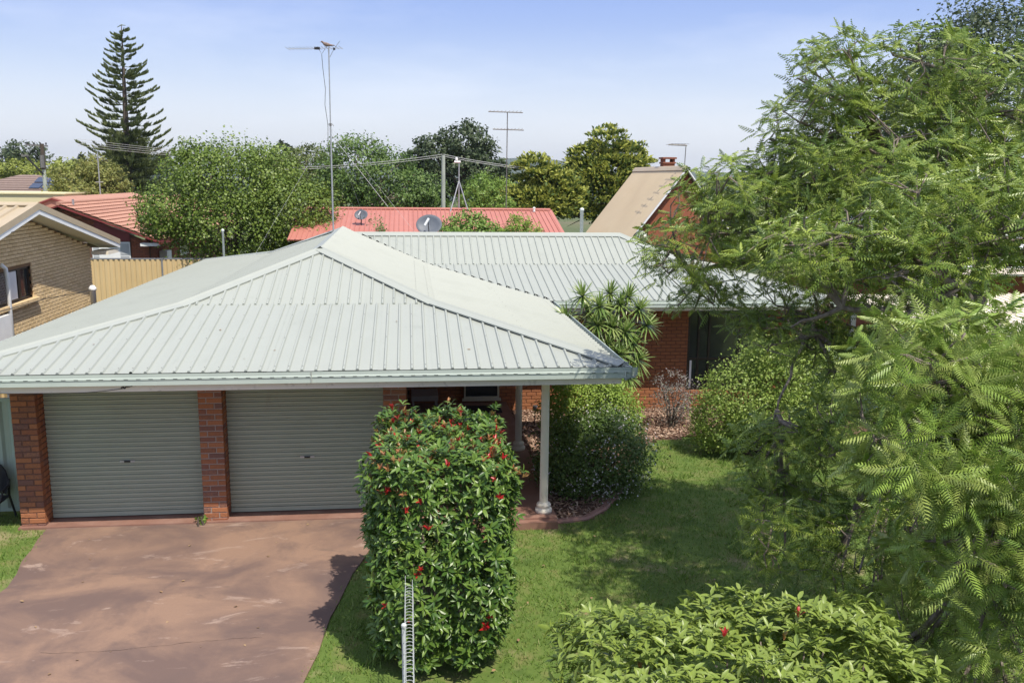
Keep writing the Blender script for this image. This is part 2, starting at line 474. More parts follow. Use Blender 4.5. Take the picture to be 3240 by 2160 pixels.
def gz(x, y):
    z = -0.05 - 0.10 * sstep(-1.0, 1.0, x) - 0.10 * sstep(14, 19, y) * sstep(0, 3, x)
    return z

def ground_sheet():
    xs = [-5000, -2000, -400, -100, -40, -20, -12] + [-9 + .5 * i for i in range(43)] + [15, 20, 40, 100, 400, 2000, 5000]
    ys = [-600, -60, -10, 0] + [2 + .5 * i for i in range(40)] + [24, 30, 40, 60, 100, 200, 500, 1500, 4000, 5000]
    v = [(x, y, gz(x, y) - (0.10 if -7.6 < x < 9.6 and 13.4 < y < 30 else 0) - .02 * max(0, min(y, 60) - 36) / 24) for y in ys for x in xs]
    n = len(xs)
    f = [(j * n + i, j * n + i + 1, (j + 1) * n + i + 1, (j + 1) * n + i) for j in range(len(ys) - 1) for i in range(n - 1)]
    mb = MB(); mb.add(v, f)
    return struct(mb.build('ground', M_GROUND, None, True))
ground_sheet()

# lawn: a finer sheet just above the ground, in front of the house
def patch(name, m, x0, x1, y0, y1, st, dz, keep=lambda x, y: True, bump=0.0):
    nx = int(round((x1 - x0) / st)); ny = int(round((y1 - y0) / st))
    v = []; f = []
    for j in range(ny + 1):
        for i in range(nx + 1):
            x = x0 + (x1 - x0) * i / nx; y = y0 + (y1 - y0) * j / ny
            v.append((x, y, gz(x, y) + dz + bump * (random.random() - .5)))
    for j in range(ny):
        for i in range(nx):
            if keep(x0 + (x1 - x0) * (i + .5) / nx, y0 + (y1 - y0) * (j + .5) / ny):
                a = j * (nx + 1) + i
                f.append((a, a + 1, a + nx + 2, a + nx + 1))
    mb = MB(); mb.add(v, f)
    return struct(mb.build(name, m, None, True))

def drive_right(y):          # driveway's right edge
    return -1.16 + .17 * sstep(8.5, 10, y) + .45 * sstep(9.8, 12.9, y)
def drive_left(y):
    return -5.20 - .2 * sstep(11.2, 13.2, y)

BED = [(2.27, 13.12), (2.75, 13.22), (3.12, 13.6), (3.75, 14.7), (4.35, 16.2), (4.87, 17.25), (5.25, 17.7), (5.9, 17.8), (7.2, 17.75), (10.2, 17.6)]
def bed_front(x):
    for (xa, ya), (xb, yb) in zip(BED, BED[1:]):
        if xa <= x <= xb: return ya + (yb - ya) * (x - xa) / (xb - xa)
    return 99
def in_bed(x, y):
    if x < 2.27 or y > 20.3: return False
    return y > bed_front(x)

patch('lawn', M_LAWNBASE, -9, 14, 1.0, 20.3, .25, .006, lambda x, y: not (drive_left(y) + .2 < x < drive_right(y) - .25 and y < 13.3) and not (-5.8 < x < 2.2 and y > 13.2))
# driveway
def driveway():
    m = bpy.data.materials.new('stained_red_concrete'); m.use_nodes = True
    nt = m.node_tree; nt.nodes.clear(); N = nt.nodes.new; L = nt.links.new
    out = N('ShaderNodeOutputMaterial'); p = N('ShaderNodeBsdfPrincipled'); L(p.outputs[0], out.inputs[0])
    g = N('ShaderNodeNewGeometry')
    def noise(sc, det, rough, strx=(1, 1, 1), dist=0.0):
        mp = N('ShaderNodeMapping'); mp.inputs['Scale'].default_value = strx; L(g.outputs['Position'], mp.inputs[0])
        n = N('ShaderNodeTexNoise'); n.inputs['Scale'].default_value = sc; n.inputs['Detail'].default_value = det
        n.inputs['Roughness'].default_value = rough; n.inputs['Distortion'].default_value = dist
        L(mp.outputs[0], n.inputs[0]); return n.outputs[0]
    def rng(src, a, b, lo=0., hi=1.):
        r = N('ShaderNodeMapRange'); r.inputs[1].default_value = a; r.inputs[2].default_value = b
        r.inputs[3].default_value = lo; r.inputs[4].default_value = hi; L(src, r.inputs[0]); return r.outputs[0]
    def mix(fac, a, b):
        x = N('ShaderNodeMix'); x.data_type = 'RGBA'; L(fac, x.inputs[0])
        for s, i in ((a, 6), (b, 7)):
            if isinstance(s, tuple): x.inputs[i].default_value = (*s, 1)
            else: L(s, x.inputs[i])
        return x.outputs[2]
    c = mix(rng(noise(.6, 6, .6, (1, 1.3, 1), .6), .40, .60), (.150, .100, .086), (.275, .175, .125))
    c = mix(rng(noise(1.7, 7, .64, (1, .8, 1), .4), .52, .70, 0, .7), c, (.135, .093, .083))
    c = mix(rng(noise(1.9, 6, .68, (.6, 1.5, 1), .8), .60, .70, 0, .6), c, (.44, .33, .27))
    c = mix(rng(noise(5.5, 5, .65, (.7, 1.4, 1), .5), .66, .74, 0, .6), c, (.42, .32, .26))
    c = mix(rng(noise(1.1, 5, .6, (1, 1.4, 1), .5), .63, .74, 0, .6), c, (.10, .078, .07))
    c = mix(rng(noise(60, 3, .6), .3, .7, 0, .16), c, (.12, .08, .07))
    L(c, p.inputs['Base Color']); p.inputs['Roughness'].default_value = .72; p.inputs['Specular IOR Level'].default_value = .3
    b = N('ShaderNodeBump'); b.inputs['Strength'].default_value = .18; b.inputs['Distance'].default_value = .01
    L(noise(90, 3, .6), b.inputs['Height']); L(b.outputs[0], p.inputs['Normal'])
    v = []; f = []
    ys = [0.5 + .4 * i for i in range(32)]
    ys = [y for y in ys if y < 13.1] + [13.265]
    for y in ys:
        xl = drive_left(y) + .03 * math.sin(y * 5.1) + .02 * math.sin(y * 13); xr = drive_right(y) + .02 * math.sin(y * 4.3)
        v += [(xl, y, -.12), (xl, y, -.025), (xr, y, -.025), (xr, y, -.16)]
    for j in range(len(ys) - 1):
        for k in range(3):
            f.append((4 * j + k, 4 * j + k + 1, 4 * j + 4 + k + 1, 4 * j + 4 + k))
    mb = MB(); mb.add(v, f)
    o = struct(mb.build('driveway', m))
    # hairline crack wandering across the slab
    cm = MB(); pts = []
    x = -4.1
    while x < -1.7:
        y = 9.66 + .05 * math.sin(x * 2.1) + .07 * math.sin(x * 1.1 + 2) + random.uniform(-.012, .012)
        pts.append((x, y)); x += .07
    for (xa, ya), (xb, yb) in zip(pts, pts[1:]):
        w = random.uniform(.0012, .003)
        cm.add([(xa, ya - w, -.0205), (xb, yb - w, -.0205), (xb, yb + w, -.0205), (xa, ya + w, -.0205)], [(0, 1, 2, 3)])
    cm.build('crack', mat('crack_dirt', [(.09, .06, .05), (.12, .08, .07)], rough=.95), o)
    return o
driveway()

# mulch bed
patch('garden_bed', M_MULCHBED, 2.3, 10.2, 13.0, 20.3, .2, .02, in_bed, .03)
def mulch():
    n = 14000
    P = np.column_stack([RNG.uniform(2.28, 9.5, n * 2), RNG.uniform(13.1, 20.28, n * 2)])
    P = np.array([p for p in P if in_bed(*p)])[:n]
    z = np.array([gz(*p) for p in P]) + .03 + RNG.uniform(0, .03, len(P))
    tv = [(-.5, -.12, 0), (.5, -.16, .03), (.45, .14, 0), (-.5, .12, .04), (-.5, -.12, -.1), (.5, -.16, -.1)]
    tf = [(0, 1, 2), (0, 2, 3), (4, 5, 1), (4, 1, 0)]
    d = rand_unit(len(P)); d[:, 2] *= .35
    nn = rand_unit(len(P)) * .5 + (0, 0, 1)
    me = scatter_mesh('bark_mulch', tv, tf, np.column_stack([P, z]), d, nn, RNG.uniform(.03, .10, len(P)), RNG.random(len(P)))
    o = stuff(link('bark_mulch', me, M_CHIP))
mulch()

# concrete edging that curves along the bed
def edging():
    mb = MB()
    pts = [Vector((x, y, 0)) for x, y in BED[:4]]
    prof = [(-.07, -.1), (-.07, .03), (-.04, .055), (.04, .055), (.07, .03), (.07, -.1)]
    vs = []
    for i, p in enumerate(pts):
        d = (pts[min(i + 1, len(pts) - 1)] - pts[max(0, i - 1)]).normalized(); s = Vector((d.y, -d.x, 0))
        for q, z in prof:
            w = p + s * q; vs.append((w.x, w.y, gz(w.x, w.y) + z))
    n = len(prof)
    fs = [(i * n + k, i * n + k + 1, (i + 1) * n + k + 1, (i + 1) * n + k) for i in range(len(pts) - 1) for k in range(n - 1)]
    fs += [tuple(range(n)), tuple(range((len(pts) - 1) * n, len(pts) * n))[::-1]]
    mb.add(vs, fs)
    tag(mb.build('garden_edging', M_KERB), 'curved pinkish concrete edging between lawn and mulch garden bed', 'edging')
edging()

# ------------------------------------------------------------------ roof sheets
def sheet_plane(O, U, V, poly, m, parent, name='roof_sheet', pitch=.19, per=4, rib=.026, phase=0.0, rw=(.024, .011)):
    """ribbed metal sheets covering the convex polygon poly [(u,v)] of the plane O + u U + v V; each sheet is its own object"""
    O = Vector(O); U = Vector(U); V = Vector(V); Nn = U.cross(V).normalized()
    us = [p[0] for p in poly]; u0, u1 = min(us), max(us)
    def vr(u):
        lo, hi = 1e9, -1e9
        for (a, b), (c, d) in zip(poly, poly[1:] + poly[:1]):
            if abs(c - a) < 1e-9:
                if abs(u - a) < 1e-6: lo = min(lo, b, d); hi = max(hi, b, d)
                continue
            t = (u - a) / (c - a)
            if -1e-6 <= t <= 1 + 1e-6:
                y = b + (d - b) * t; lo = min(lo, y); hi = max(hi, y)
        return lo, hi
    k0 = math.floor((u0 - phase) / pitch / per) * per
    out = []
    wd = pitch * per
    k = k0
    while phase + k * pitch < u1:
        a = phase + k * pitch; b = a + wd
        prof = [(a, 0.0)]
        for j in range(per):
            c = a + (j + .5) * pitch
            prof += [(c - rw[0], 0), (c - rw[1], rib), (c + rw[1], rib), (c + rw[0], 0)]
        prof.append((b, 0))
        def h(u):
            for (p, q), (r, s) in zip(prof, prof[1:]):
                if p <= u <= r: return q + (s - q) * (u - p) / max(1e-9, r - p)
            return 0
        cut = [p[0] for p in prof] + [q for q in us if a < q < b]
        cut = sorted({min(max(q, u0), u1) for q in cut if q >= a - 1e-9 and q <= b + 1e-9})
        vs = []; fs = []
        dz = random.uniform(-.0015, .0015) + .002 * (int(k / per) % 2)
        for u in cut:
            lo, hi = vr(u)
            if lo > hi: lo = hi = 0
            hh = h(u) + dz
            vs += [O + U * u + V * lo + Nn * hh, O + U * u + V * hi + Nn * hh]
        for i in range(len(cut) - 1):
            if (vs[2 * i] - vs[2 * i + 1]).length < 1e-4 and (vs[2 * i + 2] - vs[2 * i + 3]).length < 1e-4: continue
            fs.append((2 * i, 2 * i + 2, 2 * i + 3, 2 * i + 1))
        for i in range(len(cut) - 3):      # folded-down rib ends at the eave
            if h(cut[i]) < 1e-6 and h(cut[i + 1]) > 1e-6 and h(cut[i + 2]) > 1e-6 and h(cut[i + 3]) < 1e-6 and cut[i + 3] - cut[i] < .15:
                fs.append((2 * i, 2 * i + 2, 2 * i + 4, 2 * i + 6))
        if fs:
            mb = MB(); mb.add(vs, fs)
            out.append(mb.build(name, m, parent))
        k += per
    return out

def plane_uv(O, U, V, pts):
    O = Vector(O); U = Vector(U); V = Vector(V)
    return [((Vector(p) - O).dot(U), (Vector(p) - O).dot(V)) for p in pts]

def roof_face(pts, udir, m, parent, **kw):
    """pts: 3D convex polygon of a roof face, first point on the eave; udir: eave direction"""
    O = Vector(pts[0]); U = Vector(udir).normalized()
    n = None
    for i in range(1, len(pts) - 1):
        c = (Vector(pts[i]) - O).cross(Vector(pts[i + 1]) - O)
        if c.length > 1e-5: n = c.normalized(); break
    if n.z < 0: n = -n
    V = n.cross(U).normalized()
    return sheet_plane(O, U, V, plane_uv(O, U, V, pts), m, parent, **kw), n

def cap_strip(a, b, na, nb, w, m, parent, name='ridge_cap', lift=.03, seg=None):
    """folded metal capping from a to b lying on faces with normals na, nb"""
    a = Vector(a); b = Vector(b); d = (b - a).normalized()
    sa = na.cross(d).normalized(); sb = nb.cross(d).normalized()
    mid = (na + nb).normalized()
    if sa.dot(sb) > 0: sb = -sb
    if sa.z > 0: sa = -sa
    if sb.z > 0: sb = -sb
    row = lambda p: [p + sa * w + na * (lift - .022), p + sa * w + na * lift, p + sa * .03 + na * (lift + .006), p + mid * (lift + .022),
                     p + sb * .03 + nb * (lift + .006), p + sb * w + nb * lift, p + sb * w + nb * (lift - .022)]
    vs = row(a) + row(b)
    mb = MB(); mb.add(vs, [(i, i + 1, 8 + i, 7 + i) for i in range(6)])
    return mb.build(name, m, parent)

# ------------------------------------------------------------------ the house
XL, XR, YE, YB = -6.53, 3.18, 12.26, 29.3
ZE, ZB, ZA, INS = 2.53, 3.08, 3.83, 2.75
YM, YR, ZR, XRE, XE = 19.27, 23.54, 3.735, 5.64, 9.9
XA = -1.67
house = thing('brick_house', 'red brick house with pale green ribbed metal roof and double roller-door garage', 'house', (-1.7, 13.4, 0))

roof = MB()
# underside boards a little below the sheets
roof.add([(XL + .1, YE + .1, ZE - .06), (XR - .1, YE + .1, ZE - .06), (XR - .1, YB - .1, ZE - .06), (XL + .1, YB - .1, ZE - .06),
          (XL + INS, YE + INS, ZB - .05), (XR - INS, YE + INS, ZB - .05), (XR - INS, YB - INS, ZB - .05), (XL + INS, YB - INS, ZB - .05),
          (XA, 17.24, ZA - .05), (-1.76, 24.0, ZA - .05)],
         [(0, 1, 5, 4), (1, 2, 6, 5), (2, 3, 7, 6), (3, 0, 4, 7), (4, 5, 8), (5, 6, 9, 8), (6, 7, 9), (7, 4, 8, 9)])
roof.add([(2.0, YM + .1, ZE - .06), (XE - .1, YM + .1, ZE - .06), (XE - .1, 27.7, ZE - .06), (2.0, 27.7, ZE - .06), (.3, YM + INS, ZB - .06), (XE - INS, YM + INS, ZB - .06),
          (XE - INS, 25.05, ZB - .06), (-1.2, YR, ZR - .06), (XRE, YR, ZR - .06)],
         [(0, 1, 5, 4), (1, 2, 6, 5), (4, 5, 8, 7), (5, 6, 8), (2, 3, 7, 8, 6)])
roof = roof.build('roof', mat('roof_lining', [(.25, .25, .24), (.3, .3, .29)], rough=.9), house)

g_eF = [(XL, YE + .05, ZE), (XR, YE + .05, ZE), (XR - INS, YE + INS, ZB), (XL + INS, YE + INS, ZB)]
g_uF = [(XL + INS, YE + INS, ZB), (XR - INS, YE + INS, ZB), (XA, 17.24, ZA)]
g_eL = [(XL + .05, YE, ZE), (XL + INS, YE + INS, ZB), (XL + INS, 25.5, ZB), (XL + .05, YB, ZE)]
g_uL = [(XL + INS, YE + INS, ZB), (XA, 17.24, ZA), (-1.76, 24.0, ZA), (XL + INS, 25.5, ZB)]
g_eR = [(XR - .13, YE + .05, ZE - .004), (XR - .13, YM + .02, ZE - .004), (XR - INS, YM + INS, ZB), (XR - INS, YE + INS, ZB)]
g_uR = [(XR - INS, YE + INS, ZB), (XR - INS, YM + INS, ZB), (-1.42, YR - .02, ZA - .07), (-1.76, 24.0, ZA), (XA, 17.24, ZA)]
_, nF = roof_face(g_eF, (1, 0, 0), M_ROOF, roof)
_, nF2 = roof_face(g_uF, (1, 0, 0), M_ROOF, roof, phase=0.0)
_, nL = roof_face(g_eL, (0, -1, 0), M_ROOF, roof)
_, nL2 = roof_face(g_uL, (0, -1, 0), M_ROOF, roof)
lift = Vector((0, 0, .012))
_, nR = roof_face([Vector(p) + lift for p in g_eR], (0, 1, 0), M_ROOF, roof)
_, nR2 = roof_face([Vector(p) + lift for p in g_uR], (0, 1, 0), M_ROOF, roof)
# main wing
m_eF = [(3.05, YM + .05, ZE), (XE, YM + .05, ZE), (XE - INS, YM + INS, ZB), (.30, YM + INS, ZB)]
m_uF = [(.30, YM + INS, ZB), (XE - INS, YM + INS, ZB), (XRE, YR, ZR), (-1.45, YR, ZR)]
m_eR = [(XE - .05, YM, ZE), (XE - .05, 27.8, ZE), (XE - INS, 25.05, ZB), (XE - INS, YM + INS, ZB)]
m_uR = [(XE - INS, YM + INS, ZB), (XE - INS, 25.05, ZB), (XRE, YR, ZR)]
_, nM = roof_face(m_eF, (1, 0, 0), M_ROOF, roof, phase=.05)
_, nM2 = roof_face(m_uF, (1, 0, 0), M_ROOF, roof, phase=.05)
_, nMR = roof_face(m_eR, (0, 1, 0), M_ROOF, roof)
_, nMR2 = roof_face(m_uR, (0, 1, 0), M_ROOF, roof)
nBk = Vector((0, .4, 1)).normalized()
roof_face([(XE, 27.8, ZE), (2.0, 27.8, ZE), (-1.45, YR, ZR), (XRE, YR, ZR)], (-1, 0, 0), M_ROOF, roof, per=8)
roof_face([(XR, YB, ZE), (XL, YB, ZE), (XL + INS, 25.5, ZB), (-1.76, 24.0, ZA), (XR - INS, 26.6, ZB)], (-1, 0, 0), M_ROOF, roof, per=8)
# capping
cap_strip((XL + .1, YE + .1, ZE), (XL + INS, YE + INS, ZB), nF, nL, .15, M_CAP, roof, 'hip_cap')
cap_strip((XL + INS, YE + INS, ZB), (XA, 17.24, ZA), nF2, nL2, .15, M_CAP, roof, 'hip_cap')
cap_strip((XR - .1, YE + .1, ZE + .02), (XR - INS, YE + INS, ZB + .02), nF, nR, .15, M_CAP, roof, 'hip_cap')
cap_strip((XR - INS, YE + INS, ZB + .02), (XA, 17.24, ZA + .01), nF2, nR2, .15, M_CAP, roof, 'hip_cap')
cap_strip((XA, 17.15, ZA + .01), (-1.76, 24.1, ZA + .01), nL2, nR2, .17, M_CAP, roof)
cap_strip((-1.5, YR, ZR), (XRE, YR, ZR), nM2, nBk, .16, M_CAP, roof)
cap_strip((XE - .1, YM + .1, ZE), (XE - INS, YM + INS, ZB), nM, nMR, .15, M_CAP, roof, 'hip_cap')
cap_strip((XE - INS, YM + INS, ZB), (XRE, YR, ZR), nM2, nMR2, .15, M_CAP, roof, 'hip_cap')
cap_strip((XL + .1, YB - .1, ZE), (XL + INS, 25.5, ZB), nL, nBk, .15, M_CAP, roof, 'hip_cap')
cap_strip((XL + INS, 25.5, ZB), (-1.76, 24.0, ZA), nL2, nBk, .15, M_CAP, roof, 'hip_cap')

# screws and foam infills
def screws():
    mb = MB()
    def dot(p, n, r=.0085):
        p = Vector(p); a = n.orthogonal().normalized(); b = n.cross(a)
        vs = [p + a * r * math.cos(t) + b * r * math.sin(t) for t in [i * math.pi / 3 for i in range(6)]] + [p + n * .006]
        mb.add(vs, [(i, (i + 1) % 6, 6) for i in range(6)], random.random())
    def rows(pts, n, u, ph, dists, every=1, lf=0.0):
        O = Vector(pts[0]); U = Vector(u); V = n.cross(U).normalized()
        poly = plane_uv(O, U, V, pts)
        u0 = min(p[0] for p in poly); u1 = max(p[0] for p in poly)
        for i, v in enumerate(dists):
            k = 0; uu = ph + .19 * math.floor((u0 - ph) / .19) + .095
            while uu < u1:
                inside = True
                s = 0
                for (a, b), (c, d) in zip(poly, poly[1:] + poly[:1]):
                    cr_ = (c - a) * (v - b) - (d - b) * (uu - a)
                    if s == 0: s = 1 if cr_ > 0 else -1
                    elif cr_ * s < 0: inside = False
                if inside and (every == 1 or (k + i) % every == 0):
                    dot(O + U * uu + V * v + n * (.030 + lf), n)
                k += 1; uu += .19
    X = (1, 0, 0)
    rows(g_eF, nF, X, 0, [.12], 1); rows(g_eF, nF, X, 0, [1.2], 2); rows(g_eF, nF, X, 0, [2.2], 2)
    rows(g_uF, nF2, X, 0, [.18], 1); rows(g_uF, nF2, X, 0, [1.15], 2)
    rows(m_eF, nM, X, .05, [.12], 1); rows(m_eF, nM, X, .05, [1.3], 2); rows(m_eF, nM, X, .05, [2.5], 2)
    rows(m_uF, nM2, X, .05, [.25], 1); rows(m_uF, nM2, X, .05, [1.0], 2)
    rows(g_eL, nL, (0, -1, 0), 0, [.15], 1); rows(g_eL, nL, (0, -1, 0), 0, [1.3], 3); rows(g_uL, nL2, (0, -1, 0), 0, [.12, .3], 1); rows(g_uL, nL2, (0, -1, 0), 0, [1.3], 3)
    rows(g_eR, nR, (0, 1, 0), 0, [.15], 1, .012); rows(g_eR, nR, (0, 1, 0), 0, [1.3], 3, .012); rows(g_uR, nR2, (0, 1, 0), 0, [.12, .35], 1, .012)
    stuff(mb.build('roof_screw', M_SCREW, roof))
screws()
def infills():
    mb = MB()
    # dark foam plugs where the wing's ribs run under the valley edge
    for a, b, n in (((XR - .05, YM + .05, ZE + .02), (XR - INS, YM + INS, ZB + .02), nM), ((XR - INS, YM + INS, ZB + .02), (-1.3, YR - .05, ZR + .02), nM2)):
        a = Vector(a); b = Vector(b)
        k = math.ceil((b.x - .05 - 3.05) / .19)
        x = 3.05 + .05 + .095 - .19 * 30
        while x < a.x:
            if x > b.x:
                t = (x - a.x) / (b.x - a.x); p = a + (b - a) * t + n * .012
                d = (b - a).normalized()
                mb.add([p - d * .06 - n * .02, p + d * .06 - n * .02, p + d * .035 + n * .018, p - d * .035 + n * .018,
                        p - d * .06 - n * .02 + Vector((.06, -.03, 0)), p + d * .06 - n * .02 + Vector((.06, .05, 0))],
                       [(0, 1, 2, 3), (4, 5, 2, 3)])
            x += .19
    stuff(mb.build('rib_infill', M_DARKGAP, roof))
infills()

# gutters and fascia
GP = [(0.115, 2.505), (.115, 2.39), (.012, 2.385), (.012, 2.528), (0.0, 2.532), (0, 2.478), (-.009, 2.470), (-.009, 2.448), (0, 2.440), (0, 2.372), (.118, 2.366)]
GPo = [(-d, z) for d, z in GP]
def gutter(a, b, out, ma=0, mb_=0):
    m = MB(); m.sweep(GPo, a, b, out, ma, mb_)
    g = m.build('gutter', M_GUTTER, house)
    c = MB(); c.sweep([(-.113, 2.42), (-.014, 2.42)], a, b, out)
    c.build('gutter_channel', M_GUTTER_IN, g)
    return g
gf = gutter((XL, YE), (XR, YE), (0, -1), 1, -1)
gutter((XR, YE), (XR, YM), (1, 0), 1, 0)
gutter((XR, YM), (XE, YM), (0, -1), 0, -1)
gutter((XL, YB), (XL, YE), (-1, 0), 1, -1)
gutter((XE, YM), (XE, 27.8), (1, 0), 1, -1)
sl = MB()
x = XL + .1
while x < XR - .1:
    sl.bb(x, x + .058, YE - .0105, YE - .008, 2.455, 2.463); x += .161
stuff(sl.build('overflow_slot', M_BLACK, gf))
en = MB(); en.bb(XR - .002, XR + .004, YE - .005, YE + .115, 2.366, 2.535); en.build('gutter_end', M_GUTTER, gf)
jn = MB(); jn.bb(-1.37, -1.355, YE - .0115, YE - .0002, 2.372, 2.532); jn.build('gutter_joint', M_CAP, gf)
fa = MB(); fa.bb(XL + .12, XR - .12, YE + .12, YE + .15, 2.262, 2.365); fa.bb(XL + .12, XR - .12, YE + .1205, YE + .15, 2.365, 2.5)
fa.build('fascia', M_FASCIA, house)
fa = MB(); fa.bb(XR - .15, XR - .121, YE + .151, YM + .12, 2.31, 2.5); fa.build('fascia', M_FASCIA, house)
fa = MB(); fa.bb(XR - .119, XE - .12, YM + .12, YM + .15, 2.28, 2.5); fa.build('fascia', M_FASCIA, house)
so = MB(); so.bb(XL + .15, XR - .16, YE + .155, 13.3, 2.34, 2.352); so.bb(-.05, XR - .16, 13.303, 20.2, 2.34, 2.352); so.bb(XR - .1, XE - .13, YM + .155, 20.3, 2.34, 2.352)
so.build('soffit', M_SOFFIT, house)

# floor slab and porch
sb = MB(); sb.bb(-5.83, -.06, 13.27, 20.0, -.2, -.008); sb.build('garage_slab', M_SLAB, house)
sb = MB(); sb.bb(-.057, 2.25, 12.98, 20.3, -.15, 0.0); sb.bb(-.5, 2.25, 12.86, 12.977, -.15, -.03)
sb.build('porch_slab', M_SLAB, house)
xx = .9
while xx < 2.2:
    MB().bb(xx, xx + .22, 12.93, 12.99, -.24, -.155, random.random()).build('footing_brick', M_BRICK, house); xx += .23
for k in range(5):
    MB().bb(1.0, 1.11, 11.6 + k * .24, 11.82 + k * .24, -.2, -.095, random.random()).build('edging_brick', M_BRICK, house)

# brick helper
BRICK_T = ([(-.5, .5, -.5), (.5, .5, -.5), (.5, .5, .5), (-.5, .5, .5), (-.5, -.36, -.5), (.5, -.36, -.5), (.5, -.36, .5), (-.5, -.36, .5),
            (-.46, -.5, -.40), (.46, -.5, -.40), (.46, -.5, .40), (-.46, -.5, .40)],
           [(4, 5, 1, 0), (5, 6, 2, 1), (6, 7, 3, 2), (7, 4, 0, 3), (8, 9, 5, 4), (9, 10, 6, 5), (10, 11, 7, 6), (11, 8, 4, 7), (8, 11, 10, 9)])
def brick_mesh(m):
    me = bpy.data.meshes.new('brick')
    me.from_pydata(BRICK_T[0], [], [tuple(reversed(q)) for q in BRICK_T[1]])
    me.materials.append(m)
    return me
def wall_bricks(O, U, N, length, z0, z1, depth, holes=(), course=.086, bl=.24, off=0.0, first=0, closer=True):
    """brick boxes (centre, u-size, height) laid in stretcher bond on the face at O along U, facing N"""
    out = []
    O = Vector(O); U = Vector(U); N = Vector(N)
    c = first; z = z0
    while z + course * .6 < z1:
        h = min(course, z1 - z) - .009
        u = -(bl / 2 if c % 2 else 0) + off
        while u < length:
            a, b = max(u, 0), min(u + bl - .010, length)
            segs = [(a, b)]
            for (ha, hb, hz0, hz1) in holes:
                if z + h > hz0 and z < hz1:
                    ns = []
                    for s, e in segs:
                        if e <= ha or s >= hb: ns.append((s, e))
                        else:
                            if s < ha: ns.append((s, ha))
                            if e > hb: ns.append((hb, e))
                    segs = ns
            for s, e in segs:
                if e - s > .03:
                    ctr = O + U * ((s + e) / 2) - N * (depth / 2 - random.uniform(0, .004)) + Vector((0, 0, z + h / 2))
                    out.append((ctr, U, N, e - s, depth, h))
            u += bl
        z += course; c += 1
    return out
def brick_matrix(b):
    c, U, N, l, d, h = b
    Y = -N
    Z = Vector((0, 0, 1))
    return Matrix(((U.x * l, Y.x * d, Z.x * h, c.x), (U.y * l, Y.y * d, Z.y * h, c.y), (U.z * l, Y.z * d, Z.z * h, c.z), (0, 0, 0, 1)))
def lay_bricks(sets, me, owner, limit=300):
    """sets: [(parent wall, [bricks])]; the largest in view become objects, the rest one joined part"""
    allb = [(p, b) for p, bs in sets for b in bs]
    sz = seen_size(np.array([tuple(b[0]) for _, b in allb]), np.array([b[3] for _, b in allb]))
    order = np.argsort(-sz)
    keep = set(order[:limit].tolist())
    rest = MB()
    for i, (p, b) in enumerate(allb):
        M = brick_matrix(b)
        if i in keep and sz[i] > 0:
            inst('brick', me, p, M)
        else:
            rest.add([M @ Vector(q) for q in BRICK_T[0]], [tuple(reversed(q)) for q in BRICK_T[1]], random.random())
    if rest.v:
        stuff(rest.build('brickwork', me.materials[0], owner))

PIERS = [(-5.81, .35, M_MORTAR), (-3.16, .35, M_MORTAR_G), (-.417, .35, M_MORTAR_G)]
bsets = []
for i, (px, pw, mm) in enumerate(PIERS):
    w = MB(); w.bb(px + .006, px + pw - .006, 13.347, 13.66, -.06, 2.34)
    pier = w.build('brick_pier', mm, house)
    bs = wall_bricks((px, 13.34, 0), (1, 0, 0), (0, -1, 0), pw, -.055, 2.33, .11, first=i % 2, off=0.0)
    bs += wall_bricks((px + pw, 13.455, 0), (0, 1, 0), (1, 0, 0), .20, -.055, 2.33, .11, first=i % 2 + 1)
    bsets.append((pier, bs))
lay_bricks(bsets, brick_mesh(M_BRICK), house, 290)
# garage side walls and lintel behind
gw = MB(); gw.bb(-5.80, -5.70, 13.67, 28.4, -.1, 2.34); gw.bb(-.17, -.072, 13.67, 20.3, -.1, 2.34); gw.bb(-5.45, -.42, 13.72, 13.8, 2.16, 2.339)
gw.build('garage_wall', M_DARKRED, house)

# main wing wall
mw = MB(); mw.bb(-.06, 6.618, 20.352, 20.5, -.35, 2.34); mw.bb(8.6, 9.2, 20.352, 20.5, -.35, 2.34); mw.bb(9.1, 9.2, 20.503, 27, -.35, 2.34); mw.bb(6.62, 8.6, 20.35, 20.5, -.35, .2)
main_wall = mw.build('wall', M_MORTAR, house)
wb = wall_bricks((-.06, 20.34, 0), (1, 0, 0), (0, -1, 0), 6.68, -.31, 2.33, .1, holes=[(1.30, 2.14, .08, 2.4)], off=.03)
wb += wall_bricks((6.621, 20.34, 0), (1, 0, 0), (0, -1, 0), 2.6, -.31, 2.33, .1, holes=[(0, 1.98, .2, 2.4)])
lay_bricks([(main_wall, wb)], brick_mesh(M_WALLBRICK), main_wall, 300)

# windows
def window(x0, x1, z0, z1, y, mf, parent, mullions=(), transom=None, fw=.05, sill=None, curtain=None):
    w = MB()
    for a, b, c, d in ((x0, x0 + fw, z0, z1), (x1 - fw, x1, z0, z1), (x0 + fw, x1 - fw, z0, z0 + fw), (x0 + fw, x1 - fw, z1 - fw, z1)):
        w.bb(a, b, y - .03, y + .03, c, d)
    for mx in mullions: w.bb(mx - fw / 2, mx + fw / 2, y - .028, y + .028, z0 + fw, z1 - fw)
    if transom: w.bb(x0 + fw, x1 - fw, y - .027, y + .027, transom - fw / 2, transom + fw / 2)
    fr = w.build('window', mf, parent)
    xs = [x0 + fw] + sorted(mullions) + [x1 - fw]
    for a, b in zip(xs, xs[1:]):
        p = MB(); p.bb(a, b, y + .004, y + .010, z0 + fw, z1 - fw); p.build('pane', M_GLASS, fr)
    if sill:
        s = MB(); s.bb(x0 - .04, x1 + .04, y - sill, y + .02, z0 - .06, z0 - .002); s.build('sill', M_BRICK if mf is M_FRAME_D else mf, fr)
    return fr
